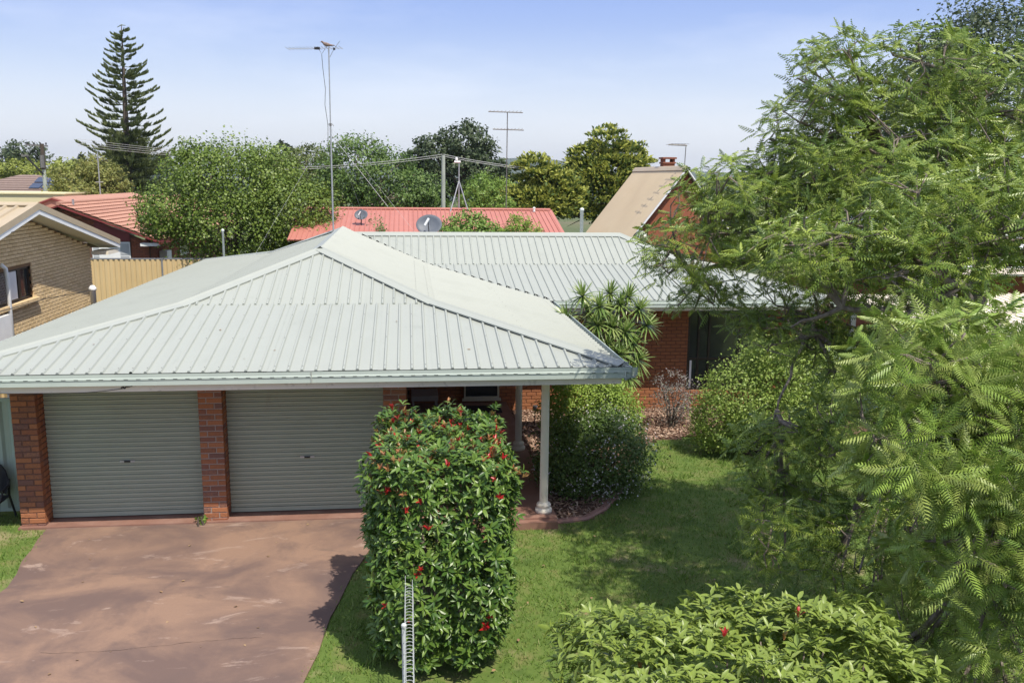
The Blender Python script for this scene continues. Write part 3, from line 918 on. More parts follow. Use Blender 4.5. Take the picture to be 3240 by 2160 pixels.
window(6.63, 8.59, .21, 2.33, 20.4, M_FRAME_D, house, mullions=(6.9, 7.16, 7.9), transom=.96)
window(1.245, 2.075, .10, 2.2, 20.3, M_FRAME_W, house, sill=.06, fw=.04)
pl = MB(); pl.bb(6.70, 6.75, 20.375, 20.385, .25, .92); pl.build('blind_edge', M_WHITE, house)

# roller doors
def roller_door(x0, x1):
    y = 13.62
    top, bot = 2.30, .03
    b = MB(); b.bb(x0, x1, y + .024, y + .034, bot, top)
    door = b.build('roller_door', M_DOOR, house)
    n = 30; h = (top - bot - .05) / n
    t = MB()
    prof = [(.019, 0), (.019, .008), (-.002, .013), (-.004, h * .30), (.000, h * .36), (.004, h * .40), (0.001, h * .44), (-.004, h * .5), (-.003, h - .012), (.019, h - .006), (.019, h)]
    w2 = (x1 - x0) / 2
    vs = [(s * w2, d, z) for s in (-1, 1) for d, z in prof]; k = len(prof)
    t.add(vs, [(k + i, i, i + 1, k + i + 1) for i in range(k - 1)][::1])
    me = t.mesh('slat'); me.materials.append(M_DOOR)
    for i in range(n):
        inst('slat', me, door, Matrix.Translation(((x0 + x1) / 2, y + random.uniform(-.001, .001), bot + .05 + i * h)))
    r = MB(); r.bb(x0, x1, y - .004, y + .019, bot - .02, bot + .048); r.build('bottom_rail', M_DOOR, door)
    c = (x0 + x1) / 2
    hd = MB(); hd.bb(c - .11, c + .11, y - .014, y - .006, .865, .895); hd = hd.build('handle', M_STEEL, door)
    hb = MB(); hb.bb(c - .045, c + .045, y - .024, y - .0145, .868, .892); hb.build('lock', M_BLACK, hd)
roller_door(-5.455, -3.165)
roller_door(-2.805, -.422)

# columns
def column(x, y, zt=2.34):
    s = MB(); s.lathe([(.067, .17), (.066, .5), (.062, zt)], (x, y, 0), 40, .07)
    c = s.build('column', M_COLUMN, house)
    b = MB()
    b.lathe([(.13, 0), (.135, .03), (.13, .06), (.105, .072), (.10, .085), (.112, .10), (.115, .125), (.105, .145), (.078, .155), (.070, .175)], (x, y, 0), 28)
    b.build('column_base', M_COLUMN, c, True)
column(2.077, 13.24); column(2.077, 16.55)

# things on the porch
tag(MB().bb(1.15, 2.05, 19.3, 19.95, .002, .014).build('door_mat', mat('rubber_mat', [(.02, .02, .02), (.035, .03, .028)], scale=40, rough=.95)), 'dark flat mat on porch floor below the window', 'mat')
bx = thing('storage_bench', 'low pale bench box in the dark porch against garage side wall', 'bench', (.3, 19.6, 0))
b = MB(); b.bb(.02, .62, 19.5, 20.2, .25, .36); b.build('seat', mat('grey_board', [(.3, .29, .28), (.36, .35, .34)], rough=.7), bx)
for lx in (.06, .58):
    for ly in (19.54, 20.16): MB().bb(lx - .02, lx + .02, ly - .02, ly + .02, .001, .249).build('leg', MATS['grey_board'], bx)

# small lead and knot hanging on the fascia
cb = MB(); pts = [(-5.55, 12.375, 2.29)]
for i in range(24):
    t = i / 23; pts.append((-5.5 + 1.62 * t, 12.368, 2.268 - .02 * math.sin(math.pi * t) + .045 * t ** 4))
cb.tube(pts, .004, 5)
cb.tube([(-3.93, 12.36, 2.32), (-3.9, 12.355, 2.335), (-3.88, 12.36, 2.31), (-3.86, 12.35, 2.34), (-3.82, 12.355, 2.338), (-3.78, 12.36, 2.345)], [.008, .011, .01, .01, .007, .005], 5)
tag(cb.build('loose_cable', M_BLACKWIRE), 'thin dark cable with a knot hanging under the garage fascia', 'cable')

# ------------------------------------------------------------------ roof equipment
tag(MB().lathe([(.032, 0), (.032, .78), (.045, .785), (.045, .83), (.02, .86)], (-5.66, 28.2, 2.72), 12).build('vent_pipe', M_PVC, None, True), 'slim pale vent pipe standing on the back left of the green roof', 'pipe')
tag(MB().lathe([(.055, 0), (.055, .86), (.066, .865), (.066, .92), (.03, .95)], (5.26, 27.0, 3.38), 14).build('vent_pipe', M_PVC, None, True), 'pale green capped vent pipe rising behind the ridge, left of the steep beige roof', 'pipe')

def mast():
    t = thing('antenna_mast', 'tall thin antenna mast on the main roof ridge with a bird on its top', 'antenna', (-1.85, 24.0, 3.8))
    m = MB(); m.tube([(-1.98, 24, 3.74), (-1.985, 24, 6.5)], .022, 8); m.tube([(-1.985, 24, 6.5), (-1.98, 24, 8.42)], .017, 8)
    m.build('pole', M_STEEL, t)
    m = MB(); m.lathe([(.03, 0), (.03, .07)], (-1.985, 24, 6.47), 8); m.tube([(-2.06, 24, 6.48), (-2.03, 24, 6.52), (-1.94, 24, 6.52), (-1.9, 24, 6.47)], .008, 5)
    m.build('clamp', M_DARKMETAL, t)
    m = MB(); m.tube([(-3.02, 24.0, 8.36), (-2.1, 24, 8.40), (-1.62, 24, 8.41)], .006, 6); m.build('boom', M_WIRE, t)
    x = -3.0
    for i in range(16):
        x = -3.0 + i * .088
        e = MB(); z = 8.36 + (x + 3.0) * .045
        e.tube([(x - .03, 23.72, z + .004), (x + .03, 24.28, z + .004)], .005, 5); e.build('element', M_DARKMETAL, t)
    m = MB(); m.bb(-2.34, -2.2, 23.97, 24.03, 8.36, 8.42); m.build('dipole_box', M_BLACK, t)
    m = MB(); m.tube([(-2.22, 24, 8.36), (-2.16, 24, 8.25), (-2.08, 24, 8.37)], .006, 5); m.tube([(-1.96, 24, 8.18), (-1.85, 24, 8.38), (-1.70, 24, 8.58)], .006, 5); m.build('stay', M_DARKMETAL, t)
    m = MB(); m.bb(-1.87, -1.82, 23.97, 24.03, 8.36, 8.41); m.build('insulator', M_BLACK, t)
    pts = [(-2.16, 24, 8.24), (-2.14, 24, 7.9), (-2.09, 24, 7.4), (-2.11, 23.98, 7.0), (-2.05, 24, 6.5), (-2.06, 24, 6.0), (-2.01, 24, 5.5), (-1.99, 24, 4.9)]
    m = MB(); m.tube(pts, .007, 5); m.build('cable', M_BLACKWIRE, t)
    # guy wires down to the roof
    for i, (a, b) in enumerate((((-1.985, 24, 6.45), (-3.9, 22.2, 3.02)), ((-1.985, 24, 6.45), (.6, 22.4, 3.28)), ((-1.985, 24, 6.45), (-1.0, 26.4, 3.2)))):
        m = MB(); m.tube([a, b], .0022, 4); m.build('guy_wire', M_WIRE, t)
mast()

def bird():
    m = MB()
    rings = []
    c = [(-2.17, 8.47, .012), (-2.155, 8.475, .024), (-2.135, 8.47, .026), (-2.115, 8.45, .024), (-2.09, 8.43, .040), (-2.04, 8.41, .052), (-1.99, 8.40, .044), (-1.94, 8.395, .028), (-1.88, 8.395, .016), (-1.83, 8.39, .012)]
    m.tube([(x, 24, z + .08) for x, z, r in c], [r for *_, r in c], 10)
    m.tube([(-2.17, 24, 8.548), (-2.2, 24, 8.54)], [.008, .002], 5)
    b = m.build('bird', mat('pigeon_feather', [(.16, .11, .085), (.24, .17, .14), (.12, .10, .10)], scale=18, rough=.8), None, True)
    tag(b, 'brown grey pigeon perched on the tall antenna boom', 'bird')
    l = MB(); l.tube([(-2.03, 23.985, 8.45), (-2.05, 23.985, 8.415)], .005, 5); l.build('leg', M_DARKMETAL, b)
    l = MB(); l.tube([(-2.03, 24.015, 8.45), (-2.05, 24.015, 8.415)], .005, 5); l.build('leg', M_DARKMETAL, b)
bird()

def dish(c, r, label, basez, ax=1.0):
    t = thing('satellite_dish', label, 'satellite dish', (c[0], c[1], basez))
    n = 28; vs = []; fs = []
    axis = Vector((-.10, -.86, .42)).normalized(); s = Vector((1, 0, 0)); s = (s - axis * s.dot(axis)).normalized(); u = axis.cross(s)
    C = Vector(c)
    for k, (q, dpt) in enumerate(((0.001, -.18), (.4, -.15), (.75, -.08), (1, 0), (1.02, -.01), (.75, -.10), (.001, -.21))):
        for i in range(n):
            a = 2 * math.pi * i / n
            vs.append(C + s * (r * q * math.cos(a)) + u * (r * q * math.sin(a) * .82) + axis * (dpt * r))
    for k in range(6):
        for i in range(n):
            j = (i + 1) % n
            fs.append((k * n + i, k * n + j, (k + 1) * n + j, (k + 1) * n + i))
    MB().add(vs, fs).build('reflector', M_DISH, t, True)
    m = MB(); m.tube([C - axis * (.22 * r), C - axis * (.35 * r) + Vector((0, 0, -.1 * r)), Vector((c[0], c[1] + .1 * r, basez))], .022, 8); m.build('mount_pole', M_BLACK, t)
    f = C + axis * (r * .75) + Vector((0, 0, -.08 * r))
    m = MB(); m.tube([C - u * (r * .8) + axis * .0, C - u * (r * .45) + axis * (r * .62), f], .012, 6); m.build('feed_arm', M_BLACK, t)
    m = MB(); m.tube([f + Vector((-.09, -.02, -.10)) * (r / .35), f + Vector((.02, 0, .09)) * (r / .35)], .034 * r / .35, 10); m.build('feed_horn', M_WHITE, t)
dish((.55, 24.6, 3.93), .35, 'large grey oval satellite dish standing behind the main ridge', 3.45)
dish((-1.95, 37.4, 3.66), .27, 'small grey satellite dish on the red metal roof', 3.16)

def turbine():
    m = MB()
    m.lathe([(.15, 0), (.15, .14), (.2, .15)], (6.62, 25.1, 3.3), 16)
    t = m.build('roof_ventilator', M_CAP); tag(t, 'pale green turbine ventilator half hidden by the tree behind the ridge', 'roof vent')
    n = 16
    for i in range(n):
        a = 2 * math.pi * i / n
        p = []
        for k in range(7):
            f = k / 6; rr = .2 * math.sin(math.pi * (.2 + .75 * f)) / math.sin(math.pi * .55) ; b = a + .5 * f
            p.append((6.62 + rr * math.cos(b), 25.1 + rr * math.sin(b), 3.45 + .3 * f))
        v = MB(); q = []
        for (x, y, z) in p:
            q += [(x, y, z), (x + .05 * -math.sin(a), y + .05 * math.cos(a), z)]
        v.add(q, [(2 * k, 2 * k + 1, 2 * k + 3, 2 * k + 2) for k in range(6)])
        v.build('vane', M_CAP, t)
turbine()

# ------------------------------------------------------------------ left neighbour: cream brick gable
def cream_house():
    t = thing('cream_brick_house', 'cream brick gable house with tan roof and white barge boards on the left', 'house', (-9.0, 23.1, 0))
    X = -9.0; ya, yb, yr = 17.2, 26.5, 21.85
    zt, zr = 3.21, 4.265
    w = MB()
    gab = [(X - .03, ya, -.2), (X - .03, yb, -.2), (X - .03, yb, zt), (X - .03, yr, zr), (X - .03, ya, zt)]
    # wall with the window hole left open: pieces around it
    wy0, wy1, wz0, wz1 = 20.2, 22.45, 2.26, 3.02
    w.bb(X - .25, X - .03, ya, wy0, -.2, zt); w.bb(X - .25, X - .03, wy1, yb, -.2, zt); w.bb(X - .25, X - .03, wy0, wy1, -.2, wz0); w.bb(X - .25, X - .03, wy0, wy1, wz1, zt)
    w.add([(X - .03, ya, zt), (X - .03, yb, zt), (X - .03, yr, zr), (X - .25, ya, zt), (X - .25, yb, zt), (X - .25, yr, zr)], [(0, 1, 2), (5, 4, 3), (0, 2, 5, 3), (2, 1, 4, 5)])
    w.bb(X - 8, X - .253, yb - .2, yb, -.2, zt); w.bb(X - 8, X - .253, ya, ya + .2, -.2, zt)
    wall = w.build('wall', M_CREAMMORTAR, t)
    bs = wall_bricks((X, ya, 0), (0, 1, 0), (1, 0, 0), yb - ya, .6, zr - .05, .1, holes=[(wy0 - ya, wy1 - ya, wz0 - .09, wz1)])
    sel = []
    for b in bs:
        c, U, N, l, d, h = b
        y0, y1 = c.y - l / 2, c.y + l / 2
        top = c.z + h / 2
        def roofz(y): return zr - (zr - zt) * abs(y - yr) / (yr - ya if y < yr else yb - yr)
        if top > zt:
            lo = yr - (zr - top) * (yr - ya) / (zr - zt); hi = yr + (zr - top) * (yb - yr) / (zr - zt)
            y0 = max(y0, lo); y1 = min(y1, hi)
            if y1 - y0 < .04: continue
            c = Vector((c.x, (y0 + y1) / 2, c.z))
        sel.append((c, U, N, y1 - y0, d, h))
    lay_bricks([(wall, sel)], brick_mesh(M_CREAMBRICK), wall, 300)
    # sill bricks
    sm = MB(); sm.bb(-.5, .5, -.5, .5, -.5, .5); sme = sm.mesh('sill_brick'); sme.materials.append(M_CREAMBRICK)
    y = wy0 - .1
    while y < wy1 + .15:
        inst('sill_brick', sme, wall, Matrix.Translation((X + .03, y + .05, wz0 - .05)) @ Matrix.Diagonal((.16, .098, .09, 1)))
        y += .105
    # window
    f = MB(); xg = X - .10
    for a, b, c, d in ((wy0, wy0 + .05, wz0, wz1), (wy1 - .05, wy1, wz0, wz1), (wy0 + .05, wy1 - .05, wz0, wz0 + .05), (wy0 + .05, wy1 - .05, wz1 - .05, wz1)): f.bb(xg - .03, xg + .03, a, b, c, d)
    f.bb(xg - .028, xg + .028, 21.28, 21.34, wz0 + .05, wz1 - .05)
    fr = f.build('window', M_FRAME_D, t)
    MB().bb(xg - .012, xg - .006, wy0 + .05, wy1 - .05, wz0 + .05, wz1 - .05).build('pane', M_GLASS, fr)
    cu = MB()
    for i in range(6):
        a = 21.36 + i * .075; cu.tube([(xg + .004 - .0 , a, wz0 + .06), (xg + .004, a, wz1 - .06)], .03, 6)
    cu.build('curtain', M_WHITE, fr)
    MB().bb(xg + .0, xg + .02, 21.84, 21.98, wz0 + .05, wz1 - .05).build('stile', M_FRAME_D, fr)
    la = MB(); y0, y1 = wy0 + .05, 21.28; z0, z1 = wz0 + .05, wz1 - .05
    for sgn in (1, -1):
        k = -1.2
        while k < 2.4:
            # line z = z0 + sgn*1.5*(y-(y0+k))
            pts = []
            for i in range(2):
                zz = (z0, z1)[i]; yy = y0 + k + (zz - (z0 if sgn > 0 else z1)) / (1.7 * sgn)
                pts.append((yy, zz))
            (ya_, za_), (yb_, zb_) = pts
            if ya_ > yb_: (ya_, za_), (yb_, zb_) = (yb_, zb_), (ya_, za_)
            if yb_ > y0 and ya_ < y1:
                if ya_ < y0: za_ += (zb_ - za_) * (y0 - ya_) / (yb_ - ya_); ya_ = y0
                if yb_ > y1: zb_ = za_ + (zb_ - za_) * (y1 - ya_) / (yb_ - ya_); yb_ = y1
                la.beam((xg + .04, ya_, za_), (xg + .04, yb_, zb_), .008, .008, up=(1, 0, 0))
            k += .07
    stuff(la.build('lattice_screen', M_STEEL, fr))
    # roof sheets
    ov = .5; xe = X + ov; x2 = X - 9
    za = 4.47; ye0, ye1 = 16.2, 27.5; ze = 3.26
    rf = MB(); rf.add([(xe, ye0, ze - .03), (xe, yr, za - .03), (xe, ye1, ze - .03), (x2, ye0, ze - .03), (x2, yr, za - .03), (x2, ye1, ze - .03)], [(0, 1, 4, 3), (1, 2, 5, 4)])
    roof_ = rf.build('roof', M_SOFFIT, t)
    _, n1 = roof_face([(xe, ye0, ze), (x2, ye0, ze), (x2, yr, za), (xe, yr, za)], (-1, 0, 0), M_TANROOF, roof_, pitch=.25, rib=.04, rw=(.04, .02))
    _, n2 = roof_face([(xe, ye1, ze), (x2, ye1, ze), (x2, yr, za), (xe, yr, za)], (-1, 0, 0), M_TANROOF, roof_, pitch=.25, rib=.04, rw=(.04, .02))
    cap_strip((xe + .02, yr, za + .02), (x2, yr, za + .02), n1, n2, .2, M_TANROOF, roof_)
    for a, b in ((ye0, ze), (ye1, ze)):
        m = MB(); m.beam((xe + .01, yr, za - .07), (xe + .01, a, b - .07), .05, .17, up=(1, 0, 0)); 
        m = MB(); d = (Vector((xe, a, b)) - Vector((xe, yr, za))).normalized(); upv = Vector((1, 0, 0)).cross(d)
        if upv.z < 0: upv = -upv
        A = Vector((xe, yr, za)); B = Vector((xe, a, b))
        m.add([A + Vector((.03, 0, .05)), B + Vector((.03, 0, .05)), B + Vector((.03, 0, -.10)), A + Vector((.03, 0, -.10)), A + Vector((-.12, 0, .055)), B + Vector((-.12, 0, .055))], [(0, 1, 2, 3), (0, 4, 5, 1)])
        m.build('barge_capping', M_TANROOF, t)
        m = MB(); m.add([A + Vector((.015, 0, -.10)), B + Vector((.015, 0, -.10)), B + Vector((.015, 0, -.21)), A + Vector((.015, 0, -.21)),
                         A + Vector((-.02, 0, -.10)), B + Vector((-.02, 0, -.10)), B + Vector((-.02, 0, -.21)), A + Vector((-.02, 0, -.21))], [(0, 1, 2, 3), (4, 7, 6, 5), (3, 2, 6, 7), (0, 3, 7, 4), (1, 5, 6, 2)])
        m.build('barge_board', M_WHITE, t)
        m = MB(); m.add([A + Vector((-.02, 0, -.2)), B + Vector((-.02, 0, -.2)), B + Vector((-.55, 0, -.2)), A + Vector((-.55, 0, -.2))], [(0, 3, 2, 1)])
        m.build('soffit', M_SOFFIT, t)
    MB().bb(X + .01, xe - .02, yb + .02, ye1 - .06, 2.93, 3.03).build('eave_box', M_SOFFIT, t)
    MB().bb(x2, xe - .05, ye1 - .02, ye1 + .1, 3.06, 3.2).build('gutter', M_TANROOF, t)
    dp = MB(); dp.tube([(X + .05, 20.75, 3.2), (X + .09, 20.86, 3.1), (X + .09, 20.9, 2.9), (X + .09, 20.9, 0)], .045, 10); dp.build('downpipe', M_WHITE, t, True)
    MB().bb(X + .003, X + .16, 19.95, 20.75, 1.45, 2.1).build('meter_box', M_WHITE, t)
    v = MB(); v.lathe([(.075, 1.5), (.075, 2.12), (.095, 2.13), (.095, 2.2), (.05, 2.26), (0.01, 2.27)], (-8.42, 24.75, 0), 16); tag(v.build('vent_pipe', M_WHITE, None, True), 'white capped pipe at the corner of the cream brick house', 'pipe')
cream_house()
def cable(name, label, pts, r, m, sag=0.0, n=14):
    P = []
    for a, b in zip(pts, pts[1:]):
        a = Vector(a); b = Vector(b)
        for i in range(n):
            t = i / n; p = a.lerp(b, t); p.z -= sag * 4 * t * (1 - t); P.append(p)
    P.append(Vector(pts[-1]))
    return tag(MB().tube(P, r, 5).build(name, m), label, 'cable')
cable('service_cable', 'black cable crossing the cream brick wall below its window', [(-8.6, 18.2, 2.35), (-8.55, 22.0, 2.28), (-8.5, 24.2, 2.16), (-8.44, 24.7, 2.15)], .009, M_BLACKWIRE, .01)
cable('service_cable', 'dark overhead cable tied to the white barge board of the cream house', [(-10.5, 14.6, 3.55), (-8.45, 20.4, 3.95)], .009, M_BLACKWIRE, .05)

# fences
def panel_fence(name, label, a, b, h, m, mp, step=.19, post=2.4, rail=True, z0=0.0, group=None):
    a = Vector((a[0], a[1], z0)); b = Vector((b[0], b[1], z0)); L = (b - a).length; d = (b - a) / L; s = Vector((d.y, -d.x, 0))
    t = thing(name, label, 'fence', tuple((a + b) / 2), group)
    k = 0; u = 0.0
    base = MB(); w = step
    base.add([(0, 0, .04), (w * .14, 0, .04), (w * .26, -.035, .04), (w * .74, -.035, .04), (w * .86, 0, .04), (w, 0, .04), (0, 0, h), (w * .14, 0, h), (w * .26, -.035, h), (w * .74, -.035, h), (w * .86, 0, h), (w, 0, h)],
             [(i, i + 1, i + 7, i + 6) for i in range(5)])
    me = base.mesh('panel'); me.materials.append(m)
    Rm = Matrix(((d.x, -s.x, 0, 0), (d.y, -s.y, 0, 0), (0, 0, 1, 0), (0, 0, 0, 1)))
    while u < L - .01:
        p = a + d * u
        inst('panel', me, t, Matrix.Translation(p + s * random.uniform(0, .002)) @ Rm); u += step
    u = 0.0
    while u < L + .01:
        p = a + d * u
        MB().beam(p + s * .02, p + s * .02 + Vector((0, 0, h + .03)), .05, .06, up=tuple(d)).build('post', mp, t); u += post
    if rail:
        for z in (h, .05):
            MB().beam(a + s * .012 + Vector((0, 0, z)), b + s * .012 + Vector((0, 0, z)), .05, .05).build('rail', mp, t)
    return t
panel_fence('metal_fence', 'tan ribbed metal fence with grey posts between cream house and red tiled house', (-12.9, 37.0), (-6.3, 37.0), 1.88, M_TANFENCE, M_FENCEPOST, step=.2, post=3.06)
panel_fence('metal_fence', 'low tan ribbed metal side fence beyond the left garage pier', (-7.75, 15.2), (-7.75, 30.2), 1.62, M_TANFENCE, M_FENCEPOST, step=.25, post=2.5)
panel_fence('metal_fence', 'pale green metal fence panel beside the left garage pier', (-7.7, 13.95), (-5.86, 13.95), 1.80, M_GREENFENCE, M_GREENFENCE, step=.31, post=1.84, z0=.0)

# black chair by the fence
def chair():
    t = thing('garden_chair', 'black curved-arm plastic garden chair by the green fence panel', 'chair', (-6.32, 13.55, -.05))
    def c(x, y, z): return (-6.32 + x, 13.55 + y, -.05 + z)
    m = MB(); m.add([c(-.22, -.2, .42), c(.22, -.2, .42), c(.2, .2, .40), c(-.2, .2, .40), c(-.22, -.2, .39), c(.22, -.2, .39), c(.2, .2, .37), c(-.2, .2, .37)], [(0, 1, 2, 3), (7, 6, 5, 4), (0, 4, 5, 1), (1, 5, 6, 2), (2, 6, 7, 3), (3, 7, 4, 0)])
    m.build('seat', M_BLACK, t)
    vs = []; fs = []
    for i in range(9):
        a = math.pi * i / 8; x = -.27 * math.cos(a); y = .02 + .25 * math.sin(a)
        top = .58 + .32 * math.sin(a) ** 1.3
        vs += [c(x * .86, y * .9, .42), c(x, y, top), c(x * .93, y * .93, top - .0)]
    for i in range(8):
        k = 3 * i; fs += [(k, k + 3, k + 4, k + 1), (k + 1, k + 4, k + 5, k + 2)]
    MB().add(vs, fs).build('backrest', M_BLACK, t)
    for s in (-1, 1):
        MB().tube([c(s * .2, -.24, .01), c(s * .22, -.2, .40), c(s * .27, -.16, .56), c(s * .275, .04, .60)], .017, 7).build('leg', M_BLACK, t)
        MB().tube([c(s * .24, .28, .01), c(s * .2, .2, .40), c(s * .24, .14, .6)], .017, 7).build('leg', M_BLACK, t)
        MB().tube([c(s * .27, -.2, .585), c(s * .285, 0, .61), c(s * .24, .14, .66)], .022, 7).build('armrest', M_BLACK, t)
chair()

# ------------------------------------------------------------------ houses behind
def tile_house():
    t = thing('red_tiled_house', 'dark red brick house with terracotta tiled roof and maroon gable behind the tan fence', 'house', (-13.5, 45, 0))
    yf = 42.0; xr, zr = -15.35, 3.88; xe, ze = -11.15, 2.30; xw = -11.75
    w = MB(); w.bb(-19.0, xw, yf + .15, yf + .35, -.3, 2.15); w.bb(xw - .2, xw, yf + .353, 60, -.3, 2.35)
    w.add([(-19.3, yf + .15, 2.152), (xw, yf + .15, 2.152), (xr, yf + .15, 3.7), (-19.3, yf + .35, 2.152), (xw, yf + .35, 2.152), (xr, yf + .35, 3.7)], [(0, 1, 2), (3, 5, 4), (1, 4, 5, 2)])
    wall = w.build('wall', M_MORTAR, t)
    bs = wall_bricks((-16.0, yf + .13, 0), (1, 0, 0), (0, -1, 0), 2.05, 2.2, 3.55, .08)
    bs = [b for b in bs if b[0].z < 3.66 - abs(b[0].x - xr) * .375 - .12]
    bs += [b for b in wall_bricks((-12.52, yf + .13, 0), (1, 0, 0), (0, -1, 0), .77, 1.0, 2.4, .08) if b[0].z < 3.66 - abs(b[0].x - xr) * .375 - .1]
    bs += wall_bricks((xw + .02, yf + .36, 0), (0, 1, 0), (1, 0, 0), 12, 1.1, 2.2, .08, holes=[(5.2, 7.0, 1.0, 2.3)])
    lay_bricks([(wall, bs)], brick_mesh(M_DARKRED), wall, 280)
    MB().add([(-14.05, yf + .10, 2.2), (-12.55, yf + .10, 2.2), (-12.55, yf + .10, 2.58), (-14.05, yf + .10, 3.12)], [(0, 1, 2, 3)]).build('gable_panel', M_MAROON, t)
    f = MB()
    f.bb(-14.2, -12.55, yf + .06, yf + .12, .7, 2.18); f = f.build('window', M_WHITE, t)
    for a, b in ((-14.15, -13.9), (-12.98, -12.6)):
        for c, d in ((.8, 1.55), (1.6, 2.12)): MB().bb(a, b, yf + .045, yf + .055, c, d).build('pane', mat('grey_blind', [(.36, .38, .40), (.42, .44, .46)], rough=.4) if 'grey_blind' not in MATS else MATS['grey_blind'], f)
    # roof: base slab + tile courses running with the ridge
    b = MB(); b.add([(xr, yf - .35, zr - .05), (xe, yf - .35, ze - .05), (xe, 60, ze - .05), (xr, 60, zr - .05), (-19.5, yf - .35, ze - .05), (-19.5, 60, ze - .05)], [(0, 1, 2, 3), (0, 3, 5, 4)])
    rf = b.build('roof', M_TILE, t)
    nc = 13; V = Vector((xe - xr, 0, ze - zr)); L = V.length; V /= L; Nn = Vector((-V.z, 0, V.x));
    if Nn.z < 0: Nn = -Nn
    for i in range(nc):
        s0 = L * i / nc; s1 = L * (i + 1) / nc + .03
        vs = []; n = 72
        for k in range(n * 2 + 1):
            y = yf - .35 + k * .15
            wv = .028 * (1 if k % 2 else 0)
            p0 = Vector((xr, y, zr)) + V * s0 + Nn * (.0 + wv * .6); p1 = Vector((xr, y, zr)) + V * s1 + Nn * (.045 + wv)
            vs += [p0, p1, p1 - Nn * .05]
        fs = []
        for k in range(n * 2):
            a = 3 * k; fs += [(a, a + 1, a + 4, a + 3), (a + 1, a + 2, a + 5, a + 4)]
        MB().add(vs, fs, random.random()).build('tile_course', M_TILE, rf)
    MB().tube([(xr, yf - .37, zr + .02), (xr, 60, zr + .02)], .09, 8).build('ridge_tile', M_TILE, rf)
    MB().beam((xr, yf - .36, zr - .10), (xe, yf - .36, ze - .10), .05, .20, up=(0, 1, 0)).build('barge_board', M_MAROON, t)
    MB().beam((xr, yf - .36, zr - .10), (-19.5, yf - .36, ze - .10), .05, .20, up=(0, 1, 0)).build('barge_board', M_MAROON, t)
    MB().bb(xe - .02, xe + .1, yf - .4, 60, ze - .19, ze - .05).build('gutter', M_MAROON, t)
    MB().bb(-12.0, xe - .05, yf - .3, yf + .1, 2.02, 2.16).build('eave_box', M_WHITE, t)
    # second gable stepping up behind
    m = MB(); m.add([(-16.3, 43.6, 4.13), (-14.6, 43.6, 3.55), (-19.5, 43.6, 2.9), (-16.3, 56, 4.13), (-14.6, 56, 3.55), (-19.5, 56, 2.9)], [(0, 1, 2), (0, 3, 4, 1), (0, 2, 5, 3)])
    m.build('rear_gable', M_TILE, t)
    MB().beam((-16.3, 43.57, 4.05), (-14.6, 43.57, 3.47), .05, .15, up=(0, 1, 0)).build('barge_board', M_MAROON, t)
    MB().beam((-16.3, 43.57, 4.05), (-19.5, 43.57, 2.84), .05, .15, up=(0, 1, 0)).build('barge_board', M_MAROON, t)
    MB().lathe([(.05, 0), (.05, .42), (.06, .44)], (-15.05, 42.6, 3.62), 10).build('flue', M_STEEL, t)
    ac = MB(); ac.bb(xw + .05, xw + .4, 43.6, 44.4, 1.0, 1.66); ac.build('air_conditioner', M_WHITE, t)
    w2 = MB(); w2.bb(xw - .02, xw + .03, 47.6, 49.3, 1.1, 2.2); w2 = w2.build('window', M_WHITE, t)
    MB().bb(xw + .031, xw + .036, 47.7, 48.4, 1.2, 2.1).build('pane', M_GLASS, w2); MB().bb(xw + .031, xw + .036, 48.5, 49.2, 1.2, 2.1).build('pane', M_GLASS, w2)
    m = MB(); m.tube([(-16.9, 52, 4.0), (-16.9, 52, 6.35)], .03, 8); m.tube([(-17.1, 52, 4.75), (-16.7, 52, 4.75)], .02, 6)
    tag(m.build('antenna_pole', M_STEEL), 'thin steel pole above the red tiled roof in front of the yellow bush', 'pole')
tile_house()

def red_roof_house():
    t = thing('red_roof_house', 'house with long red ribbed metal roof behind the green roof ridge', 'house', (0, 40, 0))
    w = MB(); w.bb(-4.2, 6.0, 36.2, 43.8, -.3, 2.65); w.build('wall', M_DARKRED, t)
    x0, x1 = -4.7, 6.33
    b = MB(); b.add([(x0, 35.4, 2.72), (x1, 35.4, 2.72), (x1, 40, 3.77), (x0, 40, 3.77), (x0, 44.6, 2.72), (x1, 44.6, 2.72)], [(0, 1, 2, 3), (3, 2, 5, 4), (1, 5, 2), (0, 3, 4)])
    rf = b.build('roof', M_DARKRED, t)
    _, a = roof_face([(x0, 35.4, 2.76), (x1, 35.4, 2.76), (x1, 40, 3.81), (x0, 40, 3.81)], (1, 0, 0), M_REDROOF, rf, pitch=.2, rib=.035, rw=(.022, .010))
    _, c = roof_face([(x1, 44.6, 2.76), (x0, 44.6, 2.76), (x0, 40, 3.81), (x1, 40, 3.81)], (-1, 0, 0), M_REDROOF, rf, pitch=.2, rib=.035, per=8)
    cap_strip((x0, 40, 3.83), (x1, 40, 3.83), a, c, .16, M_REDROOF, rf)
    MB().beam((x1, 40, 3.8), (x1, 35.4, 2.75), .05, .14, up=(1, 0, 0)).build('barge_capping', M_REDROOF, t)
    m = MB(); m.lathe([(.05, 0), (.05, .16), (.07, .17), (.02, .21)], (5.55, 39.6, 3.74), 10); m.build('flue', M_WHITE, t)
red_roof_house()

